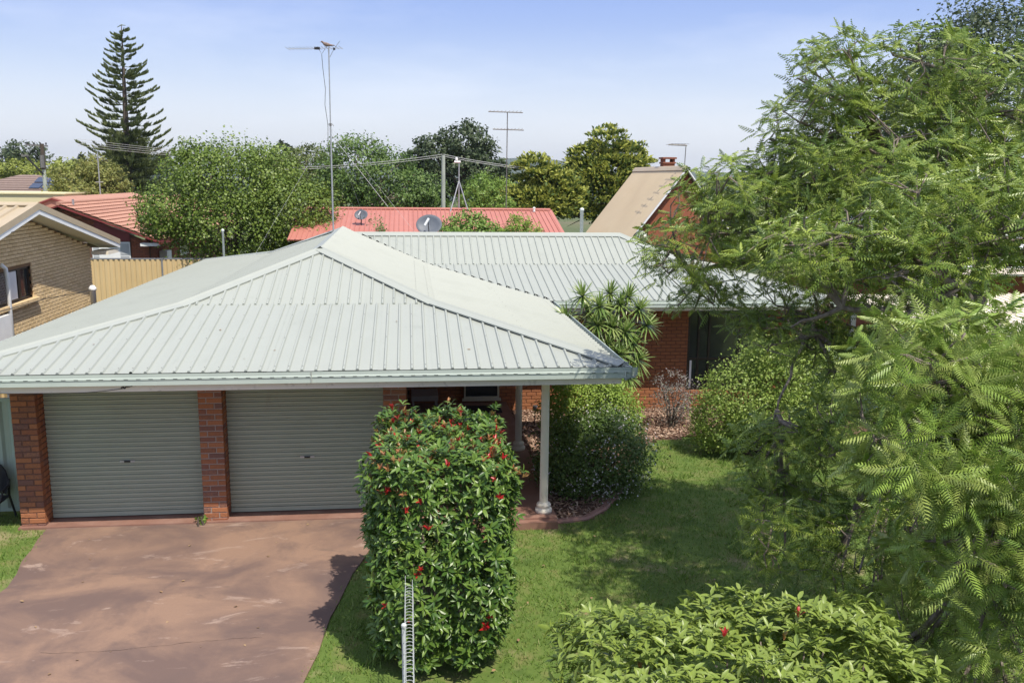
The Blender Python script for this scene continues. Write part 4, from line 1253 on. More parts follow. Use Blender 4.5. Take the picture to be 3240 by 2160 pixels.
def tripod():
    t = thing('roof_tripod', 'white three-legged mast with a small lamp head on the red metal roof', 'mast', (2.23, 40, 3.78))
    MB().tube([(2.23, 40, 3.8), (2.23, 40, 5.9)], .03, 8).build('pole', M_STEEL, t)
    for a, b in ((1.83, 39.6), (2.62, 39.6), (2.23, 40.5)):
        MB().tube([(2.23, 40, 5.06), (a, b, 3.72)], .025, 7).build('leg', M_STEEL, t)
    m = MB(); m.tube([(2.02, 40, 5.88), (2.30, 40, 5.88)], .05, 8); m.lathe([(.02, 0), (.06, .03), (.06, .12), (.02, .16)], (2.12, 40, 5.92), 10); m.build('head', M_WHITE, t)
tripod()

def yagi(label, x, y, z0, zs, w, ne=9, r=.022):
    t = thing('tv_antenna', label, 'antenna', (x, y, z0))
    MB().tube([(x, y, z0 - .1), (x + .02, y, zs[0])], r, 8).build('pole', M_DARKMETAL, t)
    for z in zs:
        a, b = x + w[0], x + w[1]
        MB().tube([(a, y, z + .01), (b, y, z - .01)], .024, 6).build('boom', M_DARKMETAL, t)
        for i in range(ne):
            q = a + (b - a) * (i + .3) / ne
            MB().tube([(q, y - .5, z + .03), (q + .015, y + .5, z + .03)], .008, 5).build('element', M_DARKMETAL, t)
        w = (w[0] + .2, w[1] + .05)
yagi('tall tv antenna with two crossbars on the right part of the red metal roof', 4.34, 40, 3.83, [8.05, 7.3], (-.82, .70))
yagi('small tv antenna above the gable of the steep beige roof', 10.42, 33.4, 5.8, [6.49], (-.66, .06), 6, .016)

def aframe():
    t = thing('steep_roof_house', 'house with very steep beige metal roof and brick chimney right of the cypresses', 'house', (10, 37, 0))
    yn, yfar = 33.0, 40.8
    xa, za = 10.38, 5.68; sl = .77        # half width per metre of drop
    zb = 2.4
    xl = xa - (za - zb) * sl; xr_ = xa + (za - zb) * sl
    b = MB(); b.add([(xa, yn + .25, za - .15), (xl + .1, yn + .25, zb), (xr_ - .1, yn + .25, zb), (xa, yfar - .2, za - .15), (xl + .1, yfar - .2, zb), (xr_ - .1, yfar - .2, zb)], [(0, 1, 2), (3, 5, 4)])
    b.bb(xl + .3, xr_ - .3, yn + .3, yfar - .3, -.3, zb)
    b.build('wall', M_DARKRED, t)
    def face(sx, nm='roof'):
        vs = []; n = int((yfar - yn) / .076)
        A = Vector((xa, yn, za)); D = Vector((sx * sl, 0, -1)); N = Vector((1, 0, sx * sl)).normalized() if sx > 0 else Vector((-1, 0, sl)).normalized()
        N = Vector((sx * 1, 0, sl)).normalized()
        for k in range(n + 1):
            o = N * (.014 * (1 if k % 2 else -1))
            p = A + Vector((0, k * .076, 0))
            vs += [p + o, p + D * (za - zb + .1) + o]
        m = MB(); m.add(vs, [(2 * k, 2 * k + 1, 2 * k + 3, 2 * k + 2) for k in range(n)])
        return m.build(nm, M_AFRAME, t)
    rf = face(-1); face(1)
    nl = Vector((-1, 0, sl)).normalized(); nr = Vector((1, 0, sl)).normalized()
    cap_strip((xa, yn - .02, za + .01), (xa, yfar, za + .01), nl, nr, .18, M_AFRAME, rf)
    MB().beam((xa, yn - .03, za - .06), (xl, yn - .03, zb - .06), .04, .16, up=(0, 1, 0)).build('barge_board', M_WHITE, t)
    MB().beam((xa, yn - .03, za - .06), (xr_, yn - .03, zb - .06), .04, .16, up=(0, 1, 0)).build('barge_board', M_WHITE, t)
    c = MB(); c.bb(10.52, 11.0, 36.6, 37.1, 4.5, 5.86); c.bb(10.48, 11.04, 36.56, 37.14, 5.863, 5.92)
    for q in ((10.52, 10.6), (10.92, 11.0)): c.bb(*q, 36.6, 37.1, 5.923, 6.05)
    c.bb(10.46, 11.06, 36.54, 37.16, 6.053, 6.12); c.build('chimney', M_DARKRED, t)
aframe()

def far_house():
    t = thing('far_tiled_house', 'far low house with brown hipped tile roof and solar panels at left edge', 'house', (-32, 82, 0))
    MB().bb(-37.5, -29.6, 80.5, 88, .5, 3.55).build('wall', M_DARKRED, t)
    m = MB(); P = [(-38.2, 80, 3.62), (-28.8, 80, 3.62), (-28.8, 89, 3.62), (-38.2, 89, 3.62), (-34.2, 84.5, 5.05), (-32.6, 84.5, 5.05)]
    m.add(P, [(0, 1, 5, 4), (1, 2, 5), (2, 3, 4, 5), (3, 0, 4)]); rf = m.build('roof', M_BROWNROOF, t)
    for k in range(8):
        a = k / 8; z = 3.66 + a * 1.4
        MB().beam((-38.2 + 4 * a, 79.98 + 4.5 * a, z), (-28.8 - 3.8 * a, 79.98 + 4.5 * a, z), .06, .05, tint=random.random()).build('tile_course', M_BROWNROOF, rf)
    MB().bb(-38.2, -28.8, 79.9, 79.99, 3.45, 3.62).build('gutter', M_FRAME_D, t)
    for (u, v) in ((0, 0), (1, 0), (2, 0), (0, 1), (1, 1), (2, 1)):
        a = .18 + v * .34; a2 = a + .28
        x0 = -32.1 + u * .95 - v * .1; x1 = x0 + .88
        pt = lambda x, f: (x, 80 + 4.5 * f, 3.72 + 1.43 * f)
        MB().add([pt(x0, a), pt(x1, a), pt(x1 - .05, a2), pt(x0 - .05, a2)], [(0, 1, 2, 3)]).build('solar_panel', M_SOLAR, rf)
    MB().bb(-33.4, -31, 80.42, 80.49, 2.7, 3.4).build('window', M_GLASS, t)
far_house()
def shed():
    t = thing('cream_shed', 'long low cream wall shed behind the tan roof at far left', 'shed', (-24, 56, 0))
    MB().bb(-32, -19.9, 55, 60, -.3, 4.0).build('wall', M_CREAMWALL, t)
    MB().bb(-32.1, -19.8, 54.9, 60.1, 4.003, 4.08).build('roof_edge', M_CREAMWALL, t)
shed()

# poles and wires
def power_pole(label, x, y, z1, lean, arm, lamp=False):
    t = thing('utility_pole', label, 'utility pole', (x, y, 0))
    MB().tube([(x, y, -.3), (x + lean, y, z1)], [.15, .11], 10).build('pole', M_POLE, t)
    if arm:
        MB().beam((x + lean - arm, y, z1 - .05), (x + lean + arm * .35, y, z1 - .12), .1, .1).build('cross_arm', M_DARKMETAL, t)
        for q in (-.9, -.5, -.1, .25): MB().lathe([(.05, 0), (.05, .14)], (x + lean + arm * q, y, z1 - .04), 8).build('insulator', M_BLACK, t)
    if lamp:
        MB().tube([(x + lean * .7, y - .14, z1 - 1.9), (x - .95, y - .14, z1 - .78)], .055, 7).build('lamp_arm', M_BLACK, t)
        MB().tube([(x + lean * .8, y, z1 - 1.6), (x + lean, y, z1 + .03)], [.135, .125], 10).build('pole_top', M_BARK_D, t)
        MB().bb(x - 1.25, x - .85, y - .12, y + .12, z1 - .8, z1 - .68).build('lamp_head', M_DARKMETAL, t)
        MB().tube([(x + lean - .0, y - .2, z1 - 1.5), (x + lean, y - .2, z1 - .7)], .13, 8).build('transformer', M_DARKMETAL, t)
    return t
power_pole('weathered power pole with lamp arm standing left of the Norfolk pine', -23.6, 62, 7.05, .05, 1.0, True)
power_pole('grey green timber power pole behind the middle of the red metal roof', 1.98, 52, 6.45, .02, 0)
def wires(name, labels, grp, a, b, dz, sag, r=.02, dy=.0):
    for i, label in enumerate(labels):
        A = Vector(a) + Vector((0, dy * i, -dz * i)); B = Vector(b) + Vector((0, dy * i, -dz * i * .8))
        P = []
        for k in range(17):
            t = k / 16; p = A.lerp(B, t); p.z -= sag * 4 * t * (1 - t); P.append(p)
        o = MB().tube(P, r, 4).build(name, M_WIRE); tag(o, label, 'power line', grp)
wires('power_line', ['topmost pale wire running left from the middle timber pole', 'lower pale wire running left from the middle timber pole'], 'wires left of the middle pole', (1.95, 52, 6.5), (-10, 55, 5.65), .12, .25, .014, .12)
wires('power_line', ['upper of two pale wires dropping right from the middle timber pole', 'lower of two pale wires dropping right from the middle timber pole'], 'wires right of the middle pole', (2.0, 52, 6.5), (6.6, 49, 5.75), .10, .06, .016, .12)
wires('power_line', ['topmost of four pale wires crossing in front of the Norfolk pine', 'second from top of four pale wires before the Norfolk pine', 'third from top of four pale wires before the Norfolk pine', 'lowest of four pale wires crossing before the Norfolk pine'], 'wires at the pine', (-19.2, 55.8, 7.2), (-12.2, 54.0, 6.5), .13, .03, .008)
cable('guy_wire', 'thin stay wire slanting down to the left part of red roof', [(-3.7, 45, 7.2), (-.9, 40, 3.9)], .01, M_WIRE)

# ------------------------------------------------------------------ right neighbour seen through the tree
def right_sheds():
    t = thing('white_roof_house', 'house with pale ribbed roof glimpsed through the jacaranda at right', 'house', (15, 24, 0))
    MB().bb(13.2, 20, 23.2, 30, -.3, 2.75).build('wall', M_DARKRED, t)
    m = MB(); m.bb(12.6, 21, 22, 30.5, 2.76, 2.83); rf = m.build('roof', M_WHITE, t)
    roof_face([(12.4, 21.7, 3.02), (21, 21.7, 3.02), (21, 27, 4.1), (12.4, 27, 4.1)], (1, 0, 0), M_WHITE, rf, pitch=.2, rib=.03)
    MB().bb(12.4, 21, 21.6, 21.69, 2.86, 3.0).build('gutter', M_FASCIA, t)
    MB().bb(13.6, 14.6, 23.14, 23.19, 1.2, 2.4).build('window', M_GLASS, t)
    c = thing('carport', 'low pale carport roof behind the jacaranda trunk', 'carport', (12.5, 19, 0))
    rf = MB(); rf.add([(10.9, 17.2, 2.0), (16, 17.2, 2.0), (16, 21, 2.35), (10.9, 21, 2.35)], [(0, 1, 2, 3)]); rf = rf.build('roof', M_SOFFIT, c)
    roof_face([(10.8, 17.1, 2.03), (16, 17.1, 2.03), (16, 21.1, 2.40), (10.8, 21.1, 2.40)], (1, 0, 0), M_SOFFIT, rf, pitch=.2, rib=.03)
    for x, y in ((11, 17.4), (15.6, 17.4), (11, 20.8)): MB().bb(x - .05, x + .05, y - .05, y + .05, -.3, 2.02).build('post', M_WHITE, c)
    panel_fence('metal_fence', 'pale green metal fence half hidden behind bushes right of the house', (9.2, 19.4), (12.4, 19.4), 1.7, M_GREENFENCE, M_GREENFENCE, step=.3, post=1.6, z0=-.3)
right_sheds()

# hills on the horizon
def hills():
    v = []; f = []
    n = 120
    for i in range(n + 1):
        a = -.9 + 1.8 * i / n
        h = 28 + 22 * math.sin(a * 7 + 1) + 14 * math.sin(a * 17) + 8 * math.sin(a * 39 + 2)
        for d, k in ((2600, 0.), (2900, .7), (3300, 1.), (4200, .2)):
            v.append((d * math.sin(a), d * math.cos(a), -4 + (h + 18) * k))
    for i in range(n):
        for j in range(3): f.append((4 * i + j, 4 * i + 4 + j, 4 * i + 5 + j, 4 * i + 1 + j))
    struct(MB().add(v, f).build('hills', M_HILL, None, True))
hills()

# ------------------------------------------------------------------ plants
def leaf_cloud(clumps, n, tuft=.22, shell=.62, per=26, flat=1.0):
    """positions and outward normals of leaves gathered in tufts over the clumps (ellipsoids)"""
    cl = np.array(clumps, float)
    vol = (cl[:, 3] * cl[:, 4] * cl[:, 5]) ** (2 / 3)
    nt = max(8, n // per)
    which = RNG.choice(len(cl), nt, p=vol / vol.sum())
    d = rand_unit(nt)
    rad = shell + (1.05 - shell) * RNG.random(nt) ** .6
    rad *= 1 + .10 * np.sin(d[:, 0] * 9 + which) * np.sin(d[:, 2] * 8 + which * 2)
    ctr = cl[which, :3] + d * cl[which, 3:] * rad[:, None]
    # drop tufts buried inside another clump
    keep = np.ones(nt, bool)
    for i, c in enumerate(cl):
        q = (((ctr - c[:3]) / c[3:]) ** 2).sum(1)
        keep &= ~((q < .45) & (which != i))
    ctr = ctr[keep]; d = d[keep]; which = which[keep]
    idx = RNG.integers(0, len(ctr), n)
    sc = np.minimum(cl[which[idx], 3:].min(1), 3) * tuft
    off = RNG.normal(size=(n, 3)) * np.array([1, 1, .7]) * sc[:, None] * .6
    pos = ctr[idx] + off
    nrm = unit(d[idx] * np.array([1, 1, flat]) + RNG.normal(size=(n, 3)) * .55 + np.array([0, 0, .35]))
    return pos, nrm, ctr, d

def trunk_mesh(base, clumps, r, top=None, m=M_BARK, twist=.15):
    mb = MB()
    cl = sorted(clumps, key=lambda c: -c[3] * c[4] * c[5])
    b = Vector(base)
    zc = min(c[2] - c[5] * .6 for c in clumps)
    fork = Vector(top) if top else Vector((b.x * .6 + cl[0][0] * .4, b.y * .6 + cl[0][1] * .4, max(b.z + .6, zc)))
    mid = b.lerp(fork, .5) + Vector((random.uniform(-1, 1), random.uniform(-1, 1), 0)) * twist
    mb.tube([b, mid, fork], [r * 1.25, r, r * .8], 10)
    for c in cl:
        C = Vector(c[:3]); q = fork.lerp(C, .5) + Vector((random.uniform(-1, 1), random.uniform(-1, 1), random.uniform(0, .6))) * (twist * 2)
        mb.tube([fork, q, C], [r * .6, r * .42, r * .16], 7)
        for k in range(5):
            e = C + Vector(tuple(rand_unit(1)[0])) ** 1 if False else C + Vector(tuple(rand_unit(1)[0] * np.array(c[3:]) * .85))
            s = q.lerp(C, random.random())
            mb.tube([s, s.lerp(e, .5) + Vector((0, 0, .1 * r)), e], [r * .2, r * .12, r * .04], 5)
    return mb

def tree(name, label, cat, base, clumps, n, size, m, tpl=LEAF_DIAMOND, r=.2, tuft=.22, shell=.62, per=26, group=None, mb=M_BARK, m2=None, frac2=0.0, top=None, var=.35, flat=1.0):
    t = thing(name, label, cat, base, group)
    trunk_mesh(base, clumps, r, top, mb).build('trunk', mb, t, True)
    pos, nrm, ctr, d = leaf_cloud(clumps, n, tuft, shell, per, flat)
    dirs = unit(np.cross(nrm, rand_unit(n)) + .25 * nrm)
    sz = size * (1 + var * (RNG.random(n) - .5) * 2)
    tint = RNG.random(n)
    if m2:
        cz = np.array(clumps)
        sel = RNG.random(n) < frac2
        me = scatter_mesh('crown', *tpl, pos[~sel], dirs[~sel], nrm[~sel], sz[~sel], tint[~sel]); stuff(link('crown', me, m, t))
        me = scatter_mesh('young_leaves', *tpl, pos[sel], dirs[sel], nrm[sel], sz[sel], tint[sel]); stuff(link('young_leaves', me, m2, t))
    else:
        me = scatter_mesh('crown', *tpl, pos, dirs, nrm, sz, tint); stuff(link('crown', me, m, t))
    return t

# big leafy tree left of the mast
tree('broadleaf_tree', 'large round bright green tree in front of the red tiled roof', 'tree', (-7.3, 38.8, -.2),
     [(-7.4, 38.6, 4.7, 2.3, 2.2, 1.9), (-9.4, 38.3, 3.75, 1.45, 1.6, 1.2), (-5.0, 38.4, 3.7, 1.7, 1.7, 1.6), (-7.2, 37.8, 3.0, 2.6, 1.6, 1.5), (-8.6, 38.6, 5.4, 1.2, 1.3, 1.1), (-5.9, 38.8, 5.2, 1.4, 1.4, 1.2), (-4.2, 38.2, 2.9, 1.1, 1.2, 1.1), (-10.2, 38.3, 3.4, .85, .9, .7), (-3.9, 38.4, 3.8, .9, 1.0, .9)],
     44000, .105, L_BROAD, LEAF_ROUND, .19, .30, .5, 24)
# trees behind the red roof
tree('maple_tree', 'wide dense green maple behind the left half of the red metal roof', 'tree', (-1.8, 56, 0),
     [(-3.2, 55.5, 5.6, 2.2, 2.0, 1.9), (-1.6, 55, 5.0, 2.2, 2, 1.7), (.2, 55, 4.4, 1.7, 1.7, 1.4), (-4.4, 55.2, 4.2, 1.4, 1.5, 1.6), (-1.2, 54.4, 3.9, 2.6, 1.6, 1.2), (1.0, 54.7, 3.8, 1.2, 1.2, .9)], 17000, .19, L_MAPLE, LEAF_DIAMOND, .25, .26, .6, m2=L_MAPLE_Y, frac2=.22)
tree('dark_tree', 'tall dark green tree behind the middle timber power pole', 'tree', (4.6, 76, 0),
     [(4.7, 75, 7.8, 2.1, 2, 1.8), (2.2, 75, 6.9, 1.7, 1.8, 1.7), (6.6, 75, 6.3, 1.5, 1.8, 1.6), (4.6, 74.6, 5.5, 3.2, 2, 1.7), (.6, 75, 6.0, 1.3, 1.5, 1.5), (7.4, 75, 4.9, 1.1, 1.3, 1.0), (2.0, 74.6, 4.5, 2.4, 1.6, 1.5)], 16000, .24, L_DARK, LEAF_ROUND, .4, .26, .62)
tree('broadleaf_tree', 'small mid-green tree between tripod mast and tall tv antenna', 'tree', (3.7, 46.5, 0),
     [(3.8, 46, 4.6, .85, .8, .85), (3.2, 46, 4.0, .7, .8, .7), (4.5, 46, 4.0, .8, .8, .7), (3.9, 45.8, 3.4, 1.3, .8, .8), (4.9, 46, 3.6, .6, .7, .5)], 6500, .13, L_BRIGHT, LEAF_DIAMOND, .09, .3, .55)
tree('broadleaf_tree', 'pale olive tree with sparse top left of the tall roof mast', 'tree', (-6.6, 60, 0),
     [(-6.4, 59, 6.2, 1.2, 1.2, 1.0), (-7.8, 59, 5.4, 1.2, 1.2, 1.0), (-5.3, 59, 5.3, 1.2, 1.2, 1.2), (-6.6, 58.5, 4.5, 2.3, 1.3, 1.1)], 8000, .17, L_OLIVE, LEAF_DIAMOND, .18, .28, .55)
tree('broadleaf_tree', 'small bare-topped dark tree behind the big round green tree', 'tree', (-8.6, 68, 0),
     [(-9.2, 67, 7.1, .7, .7, .5), (-8.3, 67, 6.7, .9, .8, .6), (-9.6, 67, 6.1, .9, .8, .7), (-8.6, 67, 5.3, 1.5, 1, .9)], 3500, .18, L_DARK, LEAF_ROUND, .14, .3, .5)
tree('broadleaf_tree', 'low pale green tree right of the tv antenna foot behind the red roof', 'tree', (6.2, 60, 0),
     [(6.0, 60, 4.3, 1.6, 1.2, .8), (7.6, 60, 4.0, 1.2, 1, .7)], 4500, .16, L_LIME, LEAF_DIAMOND, .12, .3, .55)

def conifer(label, base, tops, n, size, gold=.45):
    t = thing('golden_cypress', label, 'tree', base)
    trunk_mesh(base, tops, .22, None, M_BARK_D).build('trunk', M_BARK_D, t, True)
    cl = np.array(tops)
    # flat-ended sprays stacked in tiers: tuft centres on the shells, sprays fan upwards and outwards
    k = n // 30
    which = RNG.choice(len(cl), k, p=(cl[:, 3] ** 2) / (cl[:, 3] ** 2).sum())
    d = rand_unit(k); d[:, 2] = np.abs(d[:, 2]) * 1.0 - .35 * RNG.random(k); d = unit(d)
    ctr = cl[which, :3] + d * cl[which, 3:] * (.72 + .36 * RNG.random(k))[:, None]
    idx = RNG.integers(0, k, n)
    spread = RNG.normal(size=(n, 3)) * np.array([.30, .30, .10]) * cl[which[idx], 3:].mean(1)[:, None] * .55
    pos = ctr[idx] + spread
    out = d[idx] * np.array([1, 1, .2])
    dirs = unit(out + np.array([0, 0, .55]) + RNG.normal(size=(n, 3)) * .45)
    nrm = unit(np.array([0, 0, 1.]) + .5 * d[idx] + RNG.normal(size=(n, 3)) * .5)
    rel = spread[:, 2] + .25 * (spread * d[idx]).sum(1)
    young = (rel > np.quantile(rel, 1 - gold)) & (RNG.random(n) < .85)
    sz = size * (.7 + .6 * RNG.random(n)); ti = RNG.random(n)
    stuff(link('crown', scatter_mesh('crown', *LEAF_DIAMOND, pos[~young], dirs[~young], nrm[~young], sz[~young], ti[~young]), L_CYP, t))
    stuff(link('golden_tips', scatter_mesh('golden_tips', *LEAF_DIAMOND, pos[young], dirs[young], nrm[young], sz[young], ti[young]), L_GOLD, t))
conifer('lower golden cypress with several humps left of the taller one', (7.3, 50.5, 0), [(6.9, 50, 5.3, 1.0, 1, 1.1), (7.9, 50, 5.0, .9, 1, 1.0), (6.2, 50, 4.3, .9, .9, .9), (8.6, 50, 4.4, 1.1, 1, 1.1), (7.3, 49.6, 3.6, 2.0, 1, 1.1), (5.8, 49.8, 3.6, .8, .8, .7)], 15000, .24, .55)
conifer('taller golden cypress with broad pointed crown beside the steep beige roof', (11.9, 55, 0), [(11.9, 54, 7.1, 1.2, 1.2, 1.2), (11.0, 54, 6.2, 1.3, 1.2, 1.1), (13.2, 54, 6.3, 1.3, 1.2, 1.1), (12.1, 53.6, 5.4, 2.3, 1.4, 1.2), (10.4, 53.8, 5.0, 1.2, 1.1, 1.0), (13.6, 54, 5.0, 1.1, 1.1, 1.0), (11.6, 53.4, 4.0, 2.4, 1.4, 1.3), (10.2, 53.4, 3.0, 1.3, 1, 1.0)], 19000, .27, .48)

# shrubs behind the ridge
tree('garden_shrub', 'dense green shrub right of the large satellite dish behind the ridge', 'shrub', (2.2, 34, 0), [(2.2, 33.6, 3.2, .85, .8, .72), (1.5, 33.6, 2.8, .6, .7, .6), (2.9, 33.6, 2.9, .6, .7, .6)], 6500, .10, L_BRIGHT, LEAF_ROUND, .06, .3, .5)
tree('garden_shrub', 'feathery light green shrub behind the right part of the ridge', 'shrub', (4.0, 34, 0), [(4.1, 33.6, 3.3, .5, .6, .6), (3.5, 33.6, 2.8, .6, .6, .55), (4.6, 33.6, 2.9, .5, .6, .6)], 5200, .09, L_LIME, LEAF_DIAMOND, .05, .3, .5)
tree('garden_shrub', 'sparse reddish twiggy shrub in front of the small satellite dish', 'shrub', (-1.2, 34, 0), [(-1.2, 33.6, 3.1, .5, .5, .6), (-.7, 33.6, 2.8, .4, .5, .4)], 700, .09, L_OLIVE, LEAF_DIAMOND, .04, .35, .3)

# far left trees
tree('yellow_bush_tree', 'bushy yellow green tree in front of the Norfolk pine', 'tree', (-20.2, 61, 0), [(-19.7, 60, 5.5, 1.2, 1.2, .9), (-21.1, 60, 4.6, 1.4, 1.3, 1.0), (-18.9, 60, 4.6, 1.2, 1.2, 1.0), (-20.3, 59.6, 3.9, 2.1, 1.4, 1.0)], 12000, .17, L_YELLOW, LEAF_DIAMOND, .16, .28, .5)
FAR = [('spreading yellow green tree far behind the solar panel house', 'shrubby', (-41, 118, 0), [(-46, 116, 5.0, 3.5, 3, 1.7), (-41, 116, 5.3, 3.2, 3, 1.5), (-36, 116, 4.8, 3, 3, 1.3), (-50, 116, 4.8, 3, 3, 1.5)], 9000, .40, L_FARYEL),
       ('dark round tree at the far left edge of the skyline', 'round', (-52, 140, 0), [(-55.5, 140, 7.6, 3, 2.5, 2.0), (-58, 140, 6.5, 3, 2.5, 2)], 3500, .5, L_DARK),
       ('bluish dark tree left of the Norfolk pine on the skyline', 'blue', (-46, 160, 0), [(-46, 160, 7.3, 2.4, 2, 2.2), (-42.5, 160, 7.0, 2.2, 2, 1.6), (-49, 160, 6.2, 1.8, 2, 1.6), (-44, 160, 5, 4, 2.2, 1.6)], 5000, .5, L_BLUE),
       ('small dark red-brown tree on the skyline behind the power pole', 'red', (-52.5, 165, 0), [(-52.5, 165, 5.8, 2.2, 2, 1.8)], 1600, .5, leafmat('plum_leaf', [(.06, .03, .025), (.09, .045, .035)]))]
for lab, k, b, cl, n, s, m in FAR:
    tree('skyline_tree', lab, 'tree', b, cl, n, s, m, LEAF_DIAMOND, .3, .3, .5)
def far_pine(label, x, y, h, w):
    t = thing('pine_tree', label, 'tree', (x, y, 0))
    MB().tube([(x, y, 0), (x, y, h)], [.25, .04], 6).build('trunk', M_BARK_D, t)
    P = []; D = []
    for k in range(14):
        f = k / 13; z = h * (.45 + .55 * f); L = w * (1 - f) + .2
        for j in range(9):
            a = j * 2.4 + k
            for q in range(8):
                u = (q + .5) / 8 * L
                P.append((x + math.cos(a) * u, y + math.sin(a) * u, z - u * .15 + random.uniform(-.15, .15))); D.append((math.cos(a), math.sin(a), .5 + random.uniform(-.4, .4)))
    P = np.array(P); D = np.array(D)
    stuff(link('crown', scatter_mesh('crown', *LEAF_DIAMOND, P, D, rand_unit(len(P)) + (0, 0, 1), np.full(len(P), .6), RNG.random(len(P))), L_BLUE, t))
far_pine('distant slim dark pine just right of the left power pole', -62, 200, 11.0, 3)
far_pine('distant small pine left of the left power pole on the skyline', -70, 205, 9.0, 2.6)
# soft belt of tree tops closing the view behind the roofs
def belt():
    n = 15000
    a = RNG.uniform(-.6, .75, n); dist = RNG.uniform(190, 420, n)
    x = np.sin(a + .11) * dist; y = np.cos(a + .11) * dist
    h = 2.2 + 1.5 * np.sin(x * .13) * np.sin(y * .05) + RNG.normal(0, .7, n)
    z = RNG.random(n) * np.maximum(.5, h)
    P = np.column_stack([x, y, z])
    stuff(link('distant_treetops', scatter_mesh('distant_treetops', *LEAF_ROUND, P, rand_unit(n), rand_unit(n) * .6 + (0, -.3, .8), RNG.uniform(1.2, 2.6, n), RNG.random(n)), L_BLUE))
belt()

# Norfolk pine
def norfolk():
    x, y, h = -25.2, 85, 18.0
    t = thing('norfolk_pine', 'tall dark tiered Norfolk pine standing above the left rooftops', 'tree', (x, y, 0))
    tx = lambda z: x + .35 * (z / h)
    MB().tube([(x, y, 0), (tx(9), y, 9), (tx(h), y, h)], [.42, .26, .03], 10).build('trunk', M_BARK_D, t, True)
    z = 2.2
    tv, tf = BLADE
    while z < h - .35:
        f = (z - 2.2) / (h - 2.2)
        L = 5.0 * (1 - f) ** .62 + .1
        nb = 8 if z < 7 else 6
        ph = random.uniform(0, 6.28)
        for j in range(nb):
            if random.random() < .05 + .06 * f: continue
            a = ph + j * 2 * math.pi / nb + random.uniform(-.35, .35)
            l = L * random.choice((.62, .8, .9, 1.0, 1.0, 1.08)) * random.uniform(.92, 1.06)
            if z < 6: l *= random.uniform(.8, 1.16)
            zz = z + random.uniform(-.3, .3)
            rise = random.uniform(.20, .40); sag = random.uniform(.08, .20)
            pts = []
            for k in range(8):
                u = k / 7
                droop = -sag * l * math.sin(u * math.pi * .62) + rise * l * u ** 2.2 - (.05 * l if z < 6 else 0)
                pts.append(Vector((tx(zz) + math.cos(a) * l * u, y + math.sin(a) * l * u, zz + droop)))
            mb = MB(); mb.tube(pts, [.05 * (1 - k / 9) * (1.2 - f) + .012 for k in range(8)], 5)
            n = int(105 * l / 2.2) + 22
            q = .16 + .84 * RNG.random(n) ** .85
            cph = random.uniform(0, 6.28); gate = .55 + .45 * np.sin(q * random.uniform(14, 22) + cph)
            q = q[(RNG.random(n) < gate) | (q > .85)]; n = len(q)
            ki = np.minimum((q * 7).astype(int), 6); fr = q * 7 - ki
            A = np.array([tuple(p) for p in pts])
            P = A[ki] + (A[ki + 1] - A[ki]) * fr[:, None]
            dd = unit(A[ki + 1] - A[ki])
            side = np.cross(dd, [0, 0, 1.]) * RNG.choice([-1, 1], n)[:, None]
            up = np.array([0, 0, 1.])
            wdt = (RNG.random(n) * .55 + .2)[:, None]
            D = unit(up * (.55 + .5 * RNG.random(n))[:, None] + dd * .75 + side * (RNG.random(n) * .9)[:, None])
            bl = (.34 + .50 * RNG.random(n)) * (.55 + .6 * (1 - f)) * np.clip(1.25 - q * .75, .3, 1)
            # finger-like branchlets, each a thin three-sided spike
            base = len(mb.v)
            for p, d_, s_ in zip(P, D, bl):
                p = Vector(tuple(p)); d_ = Vector(tuple(d_)); s1 = d_.orthogonal().normalized() * random.uniform(.05, .09); s2 = d_.cross(s1)
                mb.add([p + s1, p - s1 * .5 + s2 * .87, p - s1 * .5 - s2 * .87, p + d_ * s_], [(0, 1, 3), (1, 2, 3), (2, 0, 3)], random.random())
            mb.build('branch', L_PINE, t)
        z += .68 * (1 - .42 * f) * random.uniform(.85, 1.12)
    # dense inner body low down
    for k in range(64):
        z = 1.2 + 7.6 * (k / 64); f = (z - 1.2) / 17; a = k * 2.4 + random.uniform(-.3, .3); l = 2.9 * (1 - f) * random.uniform(.7, 1.1)
        p0 = Vector((tx(z), y, z)); p1 = Vector((tx(z) + math.cos(a) * l, y + math.sin(a) * l, z + .1 * l))
        mb = MB(); mb.tube([p0, p0.lerp(p1, .5) - Vector((0, 0, .08)), p1], [.05, .035, .012], 5)
        for q in range(110):
            u = random.uniform(.15, 1.02); p = p0.lerp(p1, u) + Vector((random.uniform(-.3, .3), random.uniform(-.3, .3), random.uniform(-.08, .1)))
            d_ = Vector((math.cos(a) * .6 + random.uniform(-.6, .6), math.sin(a) * .6 + random.uniform(-.6, .6), random.uniform(.3, 1))).normalized()
            s_ = random.uniform(.3, .6); s1 = d_.orthogonal().normalized() * .05; s2 = d_.cross(s1)
            mb.add([p + s1, p - s1 * .5 + s2 * .87, p - s1 * .5 - s2 * .87, p + d_ * s_], [(0, 1, 3), (1, 2, 3), (2, 0, 3)], random.random())
        mb.build('branch', L_PINE, t)
    MB().tube([(tx(h) - .35, y, h - .15), (tx(h), y, h + .05), (tx(h) + .35, y, h + .02)], [.03, .05, .02], 5).build('branch', L_PINE, t)
norfolk()

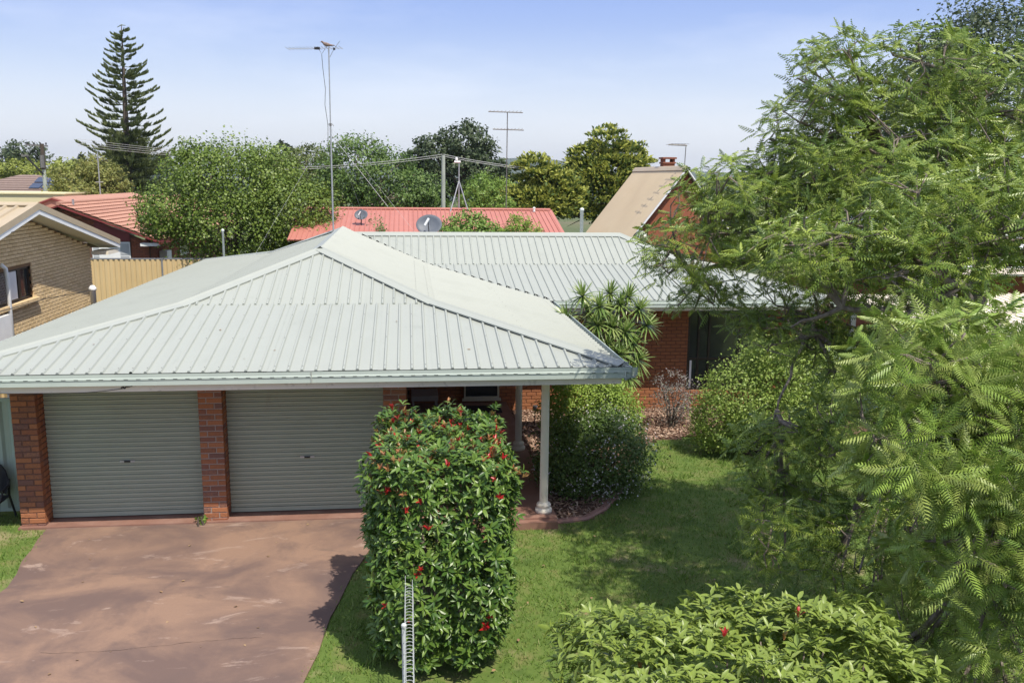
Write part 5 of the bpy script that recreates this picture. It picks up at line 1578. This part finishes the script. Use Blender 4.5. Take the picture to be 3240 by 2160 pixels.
# ------------------------------------------------------------------ garden plants
def hedge(name, label, x0, x1, y0, y1, z0, z1, nwh, lsize, m, lean=(0, 0), red=(), copper=.0, parts=300, fray=.05):
    t = thing(name, label, 'hedge', ((x0 + x1) / 2, (y0 + y1) / 2, z0))
    c = np.array([(x0 + x1) / 2, (y0 + y1) / 2, (z0 + z1) / 2]); hs = np.array([(x1 - x0) / 2, (y1 - y0) / 2, (z1 - z0) / 2])
    st = MB()
    for i in range(16):
        a = Vector((c[0] + RNG.uniform(-.35, .35) * hs[0], c[1] + RNG.uniform(-.8, .8) * hs[1], z0 - .05))
        b = Vector((c[0] + RNG.uniform(-.8, .8) * hs[0], c[1] + RNG.uniform(-.85, .85) * hs[1], z1 - .15))
        st.tube([a, a.lerp(b, .5) + Vector((RNG.uniform(-.1, .1), RNG.uniform(-.1, .1), 0)), b], [.022, .015, .006], 6)
    st.build('stem', M_BARK, t)
    # whorl positions: rounded box shells, mostly near the surface
    areas = np.array([hs[1] * hs[2], hs[1] * hs[2], hs[0] * hs[2], hs[0] * hs[2], hs[0] * hs[1] * 1.5])
    face = RNG.choice(5, nwh, p=areas / areas.sum())
    q = RNG.uniform(-1, 1, (nwh, 3))
    for i, (ax, s) in enumerate(((0, -1), (0, 1), (1, -1), (1, 1), (2, 1))):
        q[face == i, ax] = s
    nrm = np.sign(q) * np.abs(q) ** 7
    nrm = unit(nrm + 1e-6)
    e = 7.0
    q = q / (np.abs(q) ** e).sum(1)[:, None] ** (1 / e)
    depth = RNG.exponential(.085, nwh); depth = np.minimum(depth, .4)
    bulge = 1 + .05 * np.sin(q[:, 2] * 5 + q[:, 1] * 4) + .05 * np.sin(q[:, 1] * 9 + q[:, 0] * 7)
    pos = c + q * hs * bulge[:, None] - nrm * depth[:, None] + RNG.normal(0, fray * .5, (nwh, 3))
    low = (1 - (pos[:, 2] - z0) / (z1 - z0))
    pos[:, 0] = c[0] + (pos[:, 0] - c[0]) * (1 - .20 * np.clip(low - .55, 0, 1) / .45) + lean[0] * (pos[:, 2] - z0)
    pos[:, 1] = pos[:, 1] + lean[1] * (pos[:, 2] - z0)
    topw = nrm[:, 2] > .6
    sprig = topw & (RNG.random(nwh) < .06)
    pos[sprig, 2] += RNG.uniform(.03, .17, sprig.sum())
    axis = unit(nrm + np.array([0, 0, .75]) + RNG.normal(0, .35, (nwh, 3)))
    kind = np.zeros(nwh, int)
    kind[(RNG.random(nwh) < copper) & (pos[:, 2] > z1 - .35) & (depth < .1)] = 2
    for (rx, ry, rz) in red:
        d2 = ((pos - np.array([rx, ry, rz])) ** 2).sum(1) + depth * .3
        kind[np.argsort(d2)[:1 if RNG.random() < .5 else 2]] = 1
    per = 6
    P = np.repeat(pos, per, 0); A = np.repeat(axis, per, 0); K = np.repeat(kind, per)
    n = len(P)
    ph = np.tile(np.arange(per) * 2.4, nwh) + np.repeat(RNG.uniform(0, 6.28, nwh), per) + RNG.normal(0, .3, n)
    e1 = unit(np.cross(A, [.3, .8, .1])); e2 = np.cross(A, e1)
    el = RNG.uniform(.0, .75, n); el = np.where(K > 0, RNG.uniform(.75, 1.25, n), el)
    rad = e1 * np.cos(ph)[:, None] + e2 * np.sin(ph)[:, None]
    D = rad * np.cos(el)[:, None] + A * np.sin(el)[:, None]
    Nn = unit(A * np.cos(el)[:, None] - rad * np.sin(el)[:, None] + RNG.normal(0, .18, (n, 3)) + np.array([0, -.0, .12]))
    P = P + A * (np.tile(np.arange(per), nwh) * .006)[:, None]
    S = lsize * RNG.uniform(.65, 1.15, n) * np.where(K > 0, .66, 1)
    T = RNG.random(n)
    vis = seen_size(P, S) * (np.repeat(depth, per) < .07) * ((Nn * unit(np.array(CAM) - P)).sum(1) > .25) * np.repeat((nrm @ np.array([0, -.8, .6]) > .2), per)
    order = np.argsort(-vis * RNG.uniform(.8, 1, n))[:parts]
    top = np.zeros(n, bool); top[order] = True
    mats = {0: m, 1: L_RED, 2: L_COPPER}
    for k, nm in ((0, 'foliage'), (1, 'red_shoots'), (2, 'copper_shoots')):
        s = (K == k) & ~top
        if s.any():
            stuff(link(nm, scatter_mesh(nm, *LEAF_LANCE, P[s], D[s], Nn[s], S[s], T[s]), mats[k], t))
    for k in (0, 1, 2):
        me = template_mesh('leaf', LEAF_LANCE, mats[k])
        for i in np.where(top & (K == k))[0]:
            inst('leaf', me, t, fit_matrix(P[i], D[i], Nn[i], S[i]))
    return t

def spread_red():
    out = []
    for i in range(20):       # along the back and top of the tall hedge
        out.append((RNG.uniform(-.4, 1.1), RNG.uniform(9.3, 10.7), 2.40))
    for i in range(9):
        out.append((RNG.uniform(-.45, 1.0), RNG.uniform(8.6, 9.4), 2.32))
    out += [(-.25, 8.0, 1.95), (.0, 8.0, 2.0), (-.4, 8.3, 2.0), (1.0, 8.2, 2.1), (.15, 8.0, 1.72), (.2, 8.3, 1.2), (.72, 8.4, .72), (.66, 8.4, .66), (-.42, 8.6, .9), (-.2, 8.2, .5), (-.55, 9.4, 1.0), (-.5, 9.0, .8)]
    return out
hedge('photinia_hedge', 'tall photinia hedge with red tips in front of the porch', -.48, 1.02, 8.62, 10.8, -.08, 2.32, 4300, .108, L_PHOT, red=spread_red(), copper=.22, lean=(.03, -.02))
hedge('photinia_hedge', 'lower broad photinia hedge in the near right foreground', .99, 3.45, 3.5, 5.85, -.1, 2.17, 5200, .10, L_PHOT2,
      red=[(2.1, 5.2, 2.25), (2.65, 5.3, 2.25)], copper=.015)

def bush(name, label, clumps, n, size, m, base, tpl=LEAF_ROUND, flowers=0, tuft=.28, shell=.6, cat='shrub', mf=None, fs=.05, mb=M_BARK_D):
    t = thing(name, label, cat, base)
    st = MB()
    for c in clumps:
        for i in range(5):
            a = Vector(base) + Vector((RNG.uniform(-.12, .12), RNG.uniform(-.12, .12), -.05)); b = Vector(tuple(np.array(c[:3]) + rand_unit(1)[0] * np.array(c[3:]) * .7))
            st.tube([a, a.lerp(b, .5) + Vector((0, 0, .1)), b], [.018, .012, .004], 5)
    st.build('stem', mb, t)
    pos, nrm, ctr, d = leaf_cloud(clumps, n, tuft, shell, 16)
    pos[:, 2] = np.maximum(pos[:, 2], base[2] + .02)
    stuff(link('foliage', scatter_mesh('foliage', *tpl, pos, unit(np.cross(nrm, rand_unit(n)) + .3 * nrm), nrm, size * RNG.uniform(.6, 1.3, n), RNG.random(n)), m, t))
    if flowers:
        p, nn, *_ = leaf_cloud(clumps, flowers, tuft * .9, .97, 7)
        p += nn * .03
        stuff(link('blossom', scatter_mesh('blossom', *LEAF_ROUND, p, unit(np.cross(nn, rand_unit(flowers))), nn, fs * RNG.uniform(.5, 1.1, flowers), RNG.random(flowers)), mf or L_FLOWER, t))
    return t
bush('abelia_bush', 'rounded dark bush dotted with small white flowers beside the front column', [(3.15, 14.45, .50, .90, .78, .78), (3.45, 14.7, .48, .66, .6, .7), (2.8, 14.5,   .4, .6, .6, .6)], 23000, .045, L_ABELIA, (3.1, 14.5, -.18), flowers=1100, fs=.04)
bush('lime_bush', 'bright lime green rounded bush behind the white flowered bush', [(3.35, 15.7, 1.08, .75, .6, .62), (3.75, 15.8, .85, .5, .55, .6), (2.95, 15.8, .85, .5, .5, .6)], 15000, .047, L_LIME, (3.2, 15.9, -.2))
bush('pittosporum_bush', 'large light green bush in front of the dark window', [(7.25, 16.4, 1.45, .8, .8, .72), (7.95, 16.5, 1.3, .75, .8, .75), (6.5, 16.4, 1.0, .7, .7, .68), (7.2, 16.2, .6, 1.0, .8, .7), (8.3, 16.6, .8, .6, .7, .8), (6.15, 16.6, .5, .55, .6, .6), (6.9, 16.2, 1.9, .35, .4, .35), (7.7, 16.3, 1.95, .3, .4, .3)], 44000, .06, L_LIME2, (6.7, 16.4, -.25), tpl=LEAF_DIAMOND)
bush('grey_shrub', 'thin greyish purple twiggy shrub against the brick wall below the window', [(5.75, 18.6, .55, .45, .4, .62), (6.0, 18.8, .35, .45, .4, .5)], 2600, .045, L_TWIG, (5.8, 18.6, -.25), tpl=LEAF_DIAMOND, shell=.3)

def dracaena():
    base = (3.55, 17.55, -.22)
    t = thing('dracaena', 'spiky dracaena clump with strap leaf rosettes beside the green roof corner', 'plant', base)
    tips = [(3.45, 17.4, 2.88), (3.12, 17.3, 2.45), (4.02, 17.5, 2.55), (4.38, 17.4, 2.86), (4.58, 17.3, 2.62), (4.75, 17.3, 2.30), (4.25, 17.1, 2.2), (3.7, 17.1, 2.35), (3.9, 17.0, 1.95), (4.55, 17.2, 1.62), (4.3, 17.0, 1.35), (3.5, 17.0, 2.0), (3.85, 17.0, 1.55), (4.05, 17.6, 2.9), (3.6, 17.6, 2.55), (4.4, 17.5, 2.1), (3.3, 17.2, 2.15), (3.75, 17.2, 2.7), (4.2, 17.3, 2.7), (4.1, 16.9, 1.8), (3.6, 16.9, 1.75), (4.45, 17.2, 1.95), (4.0, 17.1, 2.3), (3.45, 17.1, 1.45)]
    st = MB()
    for i, p in enumerate(tips):
        p = Vector(p); b = Vector(base) + Vector((random.uniform(-.15, .35), random.uniform(-.15, .15), 0))
        k = Vector(tips[(i * 5) % len(tips)]) * .25 + b * .35 + p * .4
        st.tube([b, b.lerp(k, .5), k, p], [.05, .04, .032, .022], 8)
    st.build('stem', M_BARK, t, True)
    for p in tips:
        P = np.array(p); n = 54
        ax = unit((P - np.array([3.9, 17.6, 1.2]))[None] * np.array([.6, .6, .5]) + np.array([[0, -.2, .55]]))[0]
        mb = MB()
        e1 = np.cross(ax, [.2, .7, .4]); e1 /= np.linalg.norm(e1); e2 = np.cross(ax, e1)
        for k in range(n):
            a = k * 2.4; el = 1.35 - 1.75 * (k / n) ** .9 + random.uniform(-.15, .15)
            d = (e1 * math.cos(a) + e2 * math.sin(a)) * math.cos(el) + ax * math.sin(el)
            L = random.uniform(.28, .43); w = .019
            s = np.cross(d, ax + .01); s /= np.linalg.norm(s); vs = []
            for j in range(5):
                u = j / 4; q = P + d * L * u + np.array([0, 0, -.30]) * L * u * u * (1.0 if el < .6 else .3); ww = w * (.7, 1.1, 1.0, .7, .06)[j]
                vs += [tuple(q + s * ww), tuple(q - s * ww)]
            mb.add(vs, [(2 * j, 2 * j + 1, 2 * j + 3, 2 * j + 2) for j in range(4)], random.random())
        mb.build('leaf_rosette', L_DRAC, t)
dracaena()

# solar light stake in the mulch
def stake():
    t = thing('garden_light', 'small solar light on a stake in the mulch between the columns', 'garden light', (2.75, 19.0, -.2))
    MB().tube([(2.75, 19.0, -.22), (2.75, 19.0, .12)], .012, 6).build('stake', M_BLACK, t)
    MB().lathe([(.03, .12), (.045, .2), (.06, .205), (.05, .23), (.01, .24)], (2.75, 19.0, 0), 12).build('lamp', M_STEEL, t)
stake()

# looped wire fence seen end on
def wire_fence():
    t = thing('wire_fence', 'white loop-topped wire fence running into the tall hedge', 'fence', (-.06, 6.5, 0))
    x = -.075; zt = 1.20
    y = 2.2; r = .0024
    loop = MB(); pts = [(0, 0, 0.0), (0, 0, zt - .02)]
    for k in range(7):
        a = math.pi * k / 6
        pts.append((.040 - .040 * math.cos(a), .0, zt + .028 * math.sin(a)))
    pts += [(.080, .0, zt - .06), (.074, .004, zt - .16)]
    loop.tube(pts, r, 5)
    me = loop.mesh('loop_wire'); me.materials.append(M_GALV)
    k = 0
    while y < 8.5:
        inst('loop_wire', me, t, Matrix.Translation((x + .0025 * math.sin(k * 1.7), y, gz(x, y)))); y += .062; k += 1
    for z, xx in ((zt + .02, x + .004), (zt - .02, x + .074), (zt - .16, x + .074), (zt - .3, x), (.75, x), (.55, x), (.35, x), (.15, x)):
        MB().tube([(xx, 2.2, z), (xx, 8.5, z)], r, 5).build('line_wire', M_GALV, t)
    for y in (4.9, 7.45):
        MB().tube([(x - .01, y, -.1), (x - .01, y, zt + .02)], .016, 10).build('post', M_GALV, t)
        MB().lathe([(.024, 0), (.026, .02), (.018, .03)], (x - .005, y, zt + .02), 12).build('post_cap', M_GALV, t)
wire_fence()

# ------------------------------------------------------------------ jacarandas
def toward(p, k):
    return (p[0] * k, p[1] * k, CAM.z + (p[2] - CAM.z) * k)

def jacaranda(label, base, limbs, clumps, ntips, fsize, m, parts, per=6, wind=(-.1, 0, 0), FR=FRONDS, flat=.9):
    t = thing('jacaranda_tree', label, 'tree', base)
    mb = MB()
    nodes = []
    for pts, rr in limbs:
        P = [Vector(p) for p in pts]
        Q = []; RR = []
        for i in range(len(P) - 1):
            for k in range(5):
                f = k / 5
                q = P[i].lerp(P[i + 1], f) + Vector((random.uniform(-1, 1), random.uniform(-1, 1), random.uniform(-1, 1))) * .035 * (1 if (i, k) != (0, 0) else 0)
                Q.append(q); RR.append(rr[i] + (rr[i + 1] - rr[i]) * f)
        Q.append(P[-1]); RR.append(rr[-1])
        mb.tube(Q, RR, 9)
        nodes += list(zip(Q, RR))
    cl = np.array([c[:6] for c in clumps], float)
    wt_ = np.array([c[6] if len(c) > 6 else 1.0 for c in clumps]) * (cl[:, 3] * cl[:, 4] * cl[:, 5]) ** .75
    which = RNG.choice(len(cl), ntips, p=wt_ / wt_.sum())
    d = rand_unit(ntips)
    rad = .35 + .70 * RNG.random(ntips) ** .55
    tips = cl[which, :3] + d * cl[which, 3:] * rad[:, None]
    NP = np.array([tuple(n[0]) for n in nodes])
    tw = MB()
    # twigs: clump spokes, then each tip joins the nearest spoke or limb node
    spokes = []
    for c in cl:
        s = NP[np.argmin(((NP - c[:3]) ** 2).sum(1))]
        for k in range(7):
            e = c[:3] + rand_unit(1)[0] * c[3:] * .7
            mid = (s * .4 + np.array(c[:3]) * .3 + e * .3) + RNG.normal(0, .08, 3)
            tw.tube([Vector(s), Vector(mid), Vector(e)], [.032, .022, .010], 6)
            for q in (.4, .6, .8, 1.0): spokes.append(mid + (e - mid) * q)
    SP = np.vstack([NP, np.array(spokes)])
    for p in tips[::3]:
        s = SP[np.argmin(((SP - p) ** 2).sum(1) + .15 * (SP[:, 2] > p[2]))]
        if np.linalg.norm(s - p) < 1.5:
            tw.tube([Vector(s), Vector((s + p) / 2 + RNG.normal(0, .05, 3) + (0, 0, .03)), Vector(p)], [.010, .008, .005], 4)
    mb.build('trunk', M_BARK, t, True)
    stuff(tw.build('twigs', M_BARK, t))
    n = ntips * per
    P = np.repeat(tips, per, 0); O = np.repeat(d, per, 0)
    ax = unit(O * np.array([1, 1, .5]) + np.array([0, 0, .55]))
    e1 = unit(np.cross(ax, [.3, .5, .8])); e2 = np.cross(ax, e1)
    ph = np.tile(np.arange(per) * 2.4, ntips) + np.repeat(RNG.uniform(0, 6.28, ntips), per)
    el = RNG.uniform(-.15, .95, n)
    rdir = e1 * np.cos(ph)[:, None] + e2 * np.sin(ph)[:, None]
    D = unit((rdir * np.cos(el)[:, None] + ax * np.sin(el)[:, None]) * np.array([1, 1, flat]) + np.array(wind))
    Nn = unit(ax * np.cos(el)[:, None] - rdir * np.sin(el)[:, None] + np.array([0, 0, .5]) + RNG.normal(0, .15, (n, 3)))
    S = fsize * RNG.uniform(.65, 1.15, n); T = RNG.random(n)
    var = RNG.integers(0, 3, n)
    vis = seen_size(P + D * S[:, None] * .5, S) * RNG.uniform(.8, 1, n)
    # favour fronds on the camera side
    tocam = unit(np.array(CAM) - P)
    vis *= ((O * tocam).sum(1) > -.1)
    top = np.zeros(n, bool); top[np.argsort(-vis)[:parts]] = True
    first = True
    vs = []; 
    for v in range(3):
        s = (var == v) & ~top
        me = scatter_mesh('foliage', *FR[v], P[s], D[s], Nn[s], S[s], T[s])
        vs.append(me)
    # join the three frond variants into one foliage part
    import itertools
    co = []; fa = []; ti = []; off = 0
    for me in vs:
        a = np.empty(len(me.vertices) * 3, np.float32); me.vertices.foreach_get('co', a); co.append(a.reshape(-1, 3))
        b = np.empty(len(me.loops), np.int32); me.loops.foreach_get('vertex_index', b); fa.append(b + off)
        c = np.empty(len(me.vertices), np.float32); me.attributes['tint'].data.foreach_get('value', c); ti.append(c)
        off += len(me.vertices)
    co = np.vstack(co); fa = np.concatenate(fa); ti = np.concatenate(ti)
    me = bpy.data.meshes.new('foliage')
    me.vertices.add(len(co)); me.vertices.foreach_set('co', co.ravel())
    me.loops.add(len(fa)); me.loops.foreach_set('vertex_index', fa)
    me.polygons.add(len(fa) // 3); me.polygons.foreach_set('loop_start', np.arange(0, len(fa), 3, dtype=np.int32))
    me.update(calc_edges=True)
    me.attributes.new('tint', 'FLOAT', 'POINT').data.foreach_set('value', ti)
    for q in vs: bpy.data.meshes.remove(q)
    stuff(link('foliage', me, m, t))
    fm = [template_mesh('frond', FR[v], m) for v in range(3)]
    for i in np.where(top)[0]:
        inst('frond', fm[var[i]], t, fit_matrix(P[i], D[i], Nn[i], S[i]))
    return t

jacaranda('big spreading jacaranda with dark leaning trunk over the right of the house', (8.35, 11.5, -.3),
    [([(8.35, 11.5, -.35), (8.15, 11.5, 1.9), (7.78, 11.5, 3.1), (7.18, 11.4, 3.8), (6.59, 11.3, 4.69), (6.2, 11.2, 5.54)], [.24, .21, .19, .14, .10, .05]),
     ([(7.78, 11.5, 3.1), (7.95, 11.5, 4.1), (8.16, 11.6, 5.37), (8.4, 11.6, 6.7)], [.15, .12, .08, .04]),
     ([(7.31, 11.43, 3.67), (6.55, 11.4, 3.96), (5.6, 11.3, 4.14), (4.68, 11.4, 4.22), (3.74, 11.5, 3.97)], [.11, .09, .07, .05, .025]),
     ([(5.87, 11.3, 4.1), (5.27, 10.9, 3.5), (4.85, 10.5, 3.0), (4.5, 10.2, 2.4)], [.045, .032, .02, .012]),
     ([(7.4, 11.0, 3.6), (6.6, 9.9, 3.95), (5.9, 9.2, 4.1), (5.2, 8.9, 4.45)], [.09, .075, .055, .02]),
     ([(6.3, 9.6, 4.0), (5.5, 9.3, 3.75), (4.7, 9.2, 3.85), (4.2, 9.3, 3.6)], [.05, .04, .03, .012]),
     ([(6.97, 11.4, 4.1), (7.05, 11.0, 5.0), (6.97, 10.7, 6.05)], [.09, .07, .035]),
     ([(7.57, 11.5, 3.3), (6.97, 10.5, 3.5), (6.12, 9.6, 3.0), (5.35, 9.1, 2.5)], [.09, .07, .05, .025])],
    [(5.9, 10.6, 5.2, 1.4, 1.6, .95, 1.2), (4.5, 11.0, 4.75, 1.05, 1.2, .65, 1.1), (3.65, 11.4, 4.3, .66, .9, .55, 1.2), (5.15, 10.8, 6.4, .48, .8, .62, 1.5), (4.9, 10.9, 5.75, .55, .7, .5, 1.2),
     (6.2, 10.6, 6.45, .85, 1.1, .6, 1.2), (7.1, 10.4, 6.1, 1.0, 1.2, .75, 1.2), (8.2, 10.8, 5.6, 1.1, 1.4, 1.1, 1.1), (8.3, 10.4, 7.0, .7, .9, .9, 1.1),
     (5.6, 11.4, 3.95, 1.35, 1.0, .45), (7.2, 11.0, 4.4, 1.3, 1.2, .6), (4.0, 11.0, 5.1, .6, .8, .42, 1.2), (4.9, 10.8, 5.3, .6, .8, .5, 1.1), (4.2, 8.6, 4.55, .7, .7, .38, 1.3), (4.5, 9.6, 4.4, .8, .7, .4, 1.2), (5.6, 9.8, 4.0, .9, .7, .4, 1.1), (3.95, 11.7, 3.62, .55, .7, .3, .8), (4.95, 10.9, 3.2, .65, .6, .35, 1.3), (5.6, 10.6, 3.0, .6, .6, .4, 1.3), (6.1, 10.4, 2.7, .5, .6, .4, 1.1), (4.8, 11.5, 3.35, .7, .6, .33, .9), (5.7, 11.3, 3.3, .7, .7, .4, .9),
     (5.3, 8.4, 4.85, 1.0, .9, .5, 1.6), (6.5, 8.8, 5.0, .9, .9, .6, 1.1), (4.9, 7.9, 4.4, .7, .6, .4, 1.2), (5.9, 7.7, 4.8, .8, .7, .45, 1.2),
     (4.25, 9.5, 2.1, .6, .7, .6, 1.3), (4.3, 9.2, 1.35, .6, .7, .55, 1.3), (5.0, 9.2, 2.3, .75, .7, .6, 1.3), (4.9, 8.6, 1.2, .6, .6, .6, 1.2), (5.4, 8.6, .8, .6, .6, .5, 1.1), (5.9, 9.3, 1.6, .7, .7, .8, 1.1), (6.3, 9.7, 3.2, .95, .95, .6, 1.0)],
    3450, .245, L_JAC, 300, per=6, wind=(.28, 0, .10), FR=FRONDS_FINE, flat=.6)
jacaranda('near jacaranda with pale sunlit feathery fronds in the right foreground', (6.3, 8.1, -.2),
    [([(6.3, 8.1, -.25), (6.15, 7.9, 1.2), (5.7, 7.5, 2.2), (5.0, 7.0, 2.9), (4.3, 6.6, 3.4)], [.13, .11, .09, .06, .03]),
     ([(5.9, 7.7, 1.8), (5.4, 7.0, 2.0), (4.7, 6.4, 2.2), (4.2, 6.1, 2.2)], [.07, .055, .04, .02]),
     ([(5.6, 7.4, 2.3), (5.6, 7.0, 3.2), (5.4, 6.6, 3.8)], [.07, .05, .03])],
    [(4.0, 6.5, 3.7, .58, .6, .40, 1.1), (4.7, 6.5, 3.8, .7, .7, .40, 1.1), (3.95, 6.2, 3.1, .52, .6, .42, 1.1), (4.7, 6.1, 3.05, .7, .7, .5, 1.2), (4.45, 6.1, 2.4, .58, .6, .45, 1.1), (5.0, 6.1, 2.1, .6, .6, .5, 1.0), (4.8, 6.0, 1.6, .5, .5, .35, .9),
     (5.3, 6.8, 3.0, .8, .8, .8, .8), (5.2, 7.4, 1.6, .7, .7, .7, .8), (5.0, 7.1, .6, .9, .8, .6, 1.1), (4.4, 7.4, .4, .5, .6, .4, .8)],
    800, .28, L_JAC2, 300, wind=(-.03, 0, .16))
tree('dark_tree', 'tall dark tree beyond the jacaranda at the right edge', 'tree', (15, 24, -.2), [(14.3, 23.5, 7.0, 1.6, 1.6, 1.5), (15.5, 23.5, 8.6, 1.5, 1.5, 1.5), (13.4, 23.5, 5.4, 1.2, 1.4, 1.0), (14.0, 23.0, 8.0, 1.0, 1.2, 1.2)], 22000, .12, L_DARK, LEAF_DIAMOND, .16, .3, .5)
tree('broadleaf_tree', 'olive green tree behind the jacaranda crown near the right edge', 'tree', (17, 34, -.2), [(16.5, 34, 5.2, 2.4, 2, 1.8), (19.5, 34, 5.5, 2.4, 2, 2), (13.6, 34, 4.3, 1.6, 1.5, 1.2)], 9000, .16, L_OLIVE, LEAF_DIAMOND, .2, .3, .5)

# ------------------------------------------------------------------ grass
def grass():
    n = 260000
    x = RNG.uniform(-7.6, 9.5, n); y = 2.5 + 15.8 * RNG.random(n) ** 1.1
    ok = np.ones(n, bool)
    bx = np.array([bed_front(a) for a in x])
    dl = np.array([drive_left(b) for b in y]); dr = np.array([drive_right(b) for b in y])
    edge = RNG.normal(0, .035, n)
    ok &= ~((x > dl + edge) & (x < dr + edge) & (y < 13.3))
    ok &= ~((x > -5.85) & (x < 2.3) & (y > np.where(x < -.55, 13.25, 12.84)))
    ok &= ~((x >= 2.27) & (y > bx - .1))
    ok &= ~((x < -5.7) & (y > 14.0))
    # worn patches where the turf thins out
    thin = np.sin(x * 1.9 + 1.3 * np.sin(y * 1.1)) * np.sin(y * 1.7 + 1.1 * np.sin(x * 2.3)) + .35 * np.sin(x * 6.1 + y * 4.3)
    ok &= RNG.random(n) < np.clip(.95 - .65 * np.clip(thin - .25, 0, 1), .15, 1)
    ok &= ~((x > -.4) & (x < .95) & (y > 8.3) & (y < 10.6) & (RNG.random(n) < .8))
    x, y = x[ok], y[ok]; n = len(x)
    z = np.array([gz(a, b) for a, b in zip(x, y)]) + .004
    D = unit(np.column_stack([RNG.normal(0, .5, n), RNG.normal(0, .5, n), np.full(n, .75)]))
    me = scatter_mesh('grass', *BLADE, np.column_stack([x, y, z]), D, rand_unit(n), RNG.uniform(.035, .075, n) * (1 + .5 * (np.sin(x * 5.3 + 2 * np.sin(y * 3.1)) * np.sin(y * 4.7) > .55)), RNG.random(n))
    stuff(link('grass', me, L_GRASS))
grass()

# ------------------------------------------------------------------ litter
def litter():
    m = leafmat('dry_leaf', [(.24, .15, .08), (.34, .24, .14), (.18, .10, .06)], transl=.05)
    P = []; 
    for i in range(90):
        x, y = RNG.uniform(-.2, 5.5), RNG.uniform(5.5, 13)
        P.append((x, y, gz(x, y) + .045))
    for i in range(26):
        x, y = RNG.uniform(-4.8, -1.4), RNG.uniform(8, 13.1)
        P.append((x, y, -.018))
    n = len(P)
    stuff(link('fallen_leaves', scatter_mesh('fallen_leaves', *LEAF_ROUND, np.array(P), rand_unit(n) * (1, 1, .2), rand_unit(n) * .3 + (0, 0, 1), RNG.uniform(.02, .055, n), RNG.random(n)), m))
    # a few dead leaves on the front roof slope
    slope = (ZB - ZE) / (INS - .05)
    Q = [(x, y, ZE + (y - YE - .05) * slope + .008) for x, y in ((-4.6, 13.35), (-2.9, 13.9), (-1.95, 13.05), (-1.1, 12.9), (-2.35, 12.75), (.9, 13.0), (-.2, 14.2))]
    n = len(Q)
    stuff(link('fallen_leaves', scatter_mesh('fallen_leaves', *LEAF_ROUND, np.array(Q), rand_unit(n) * (1, 1, .1), rand_unit(n) * .2 + (0, 0, 1), RNG.uniform(.03, .06, n), RNG.random(n)), m))
litter()
bush('weed', 'small green weed growing at the foot of the middle garage pier', [(-3.2, 13.26, .03, .07, .05, .06)], 60, .05, L_BRIGHT, (-3.2, 13.25, -.02), cat='weed')

# ------------------------------------------------------------------ air
def haze():
    m = bpy.data.materials.new('haze_air'); m.use_nodes = True
    nt = m.node_tree; nt.nodes.clear()
    o = nt.nodes.new('ShaderNodeOutputMaterial'); v = nt.nodes.new('ShaderNodeVolumePrincipled')
    v.inputs['Color'].default_value = (.80, .86, .95, 1); v.inputs['Density'].default_value = .00013
    v.inputs['Anisotropy'].default_value = .2
    nt.links.new(v.outputs[0], o.inputs['Volume'])
    b = MB().bb(-5200, 5200, -800, 5200, -40, 140).build('haze', m)
    stuff(b)
haze()
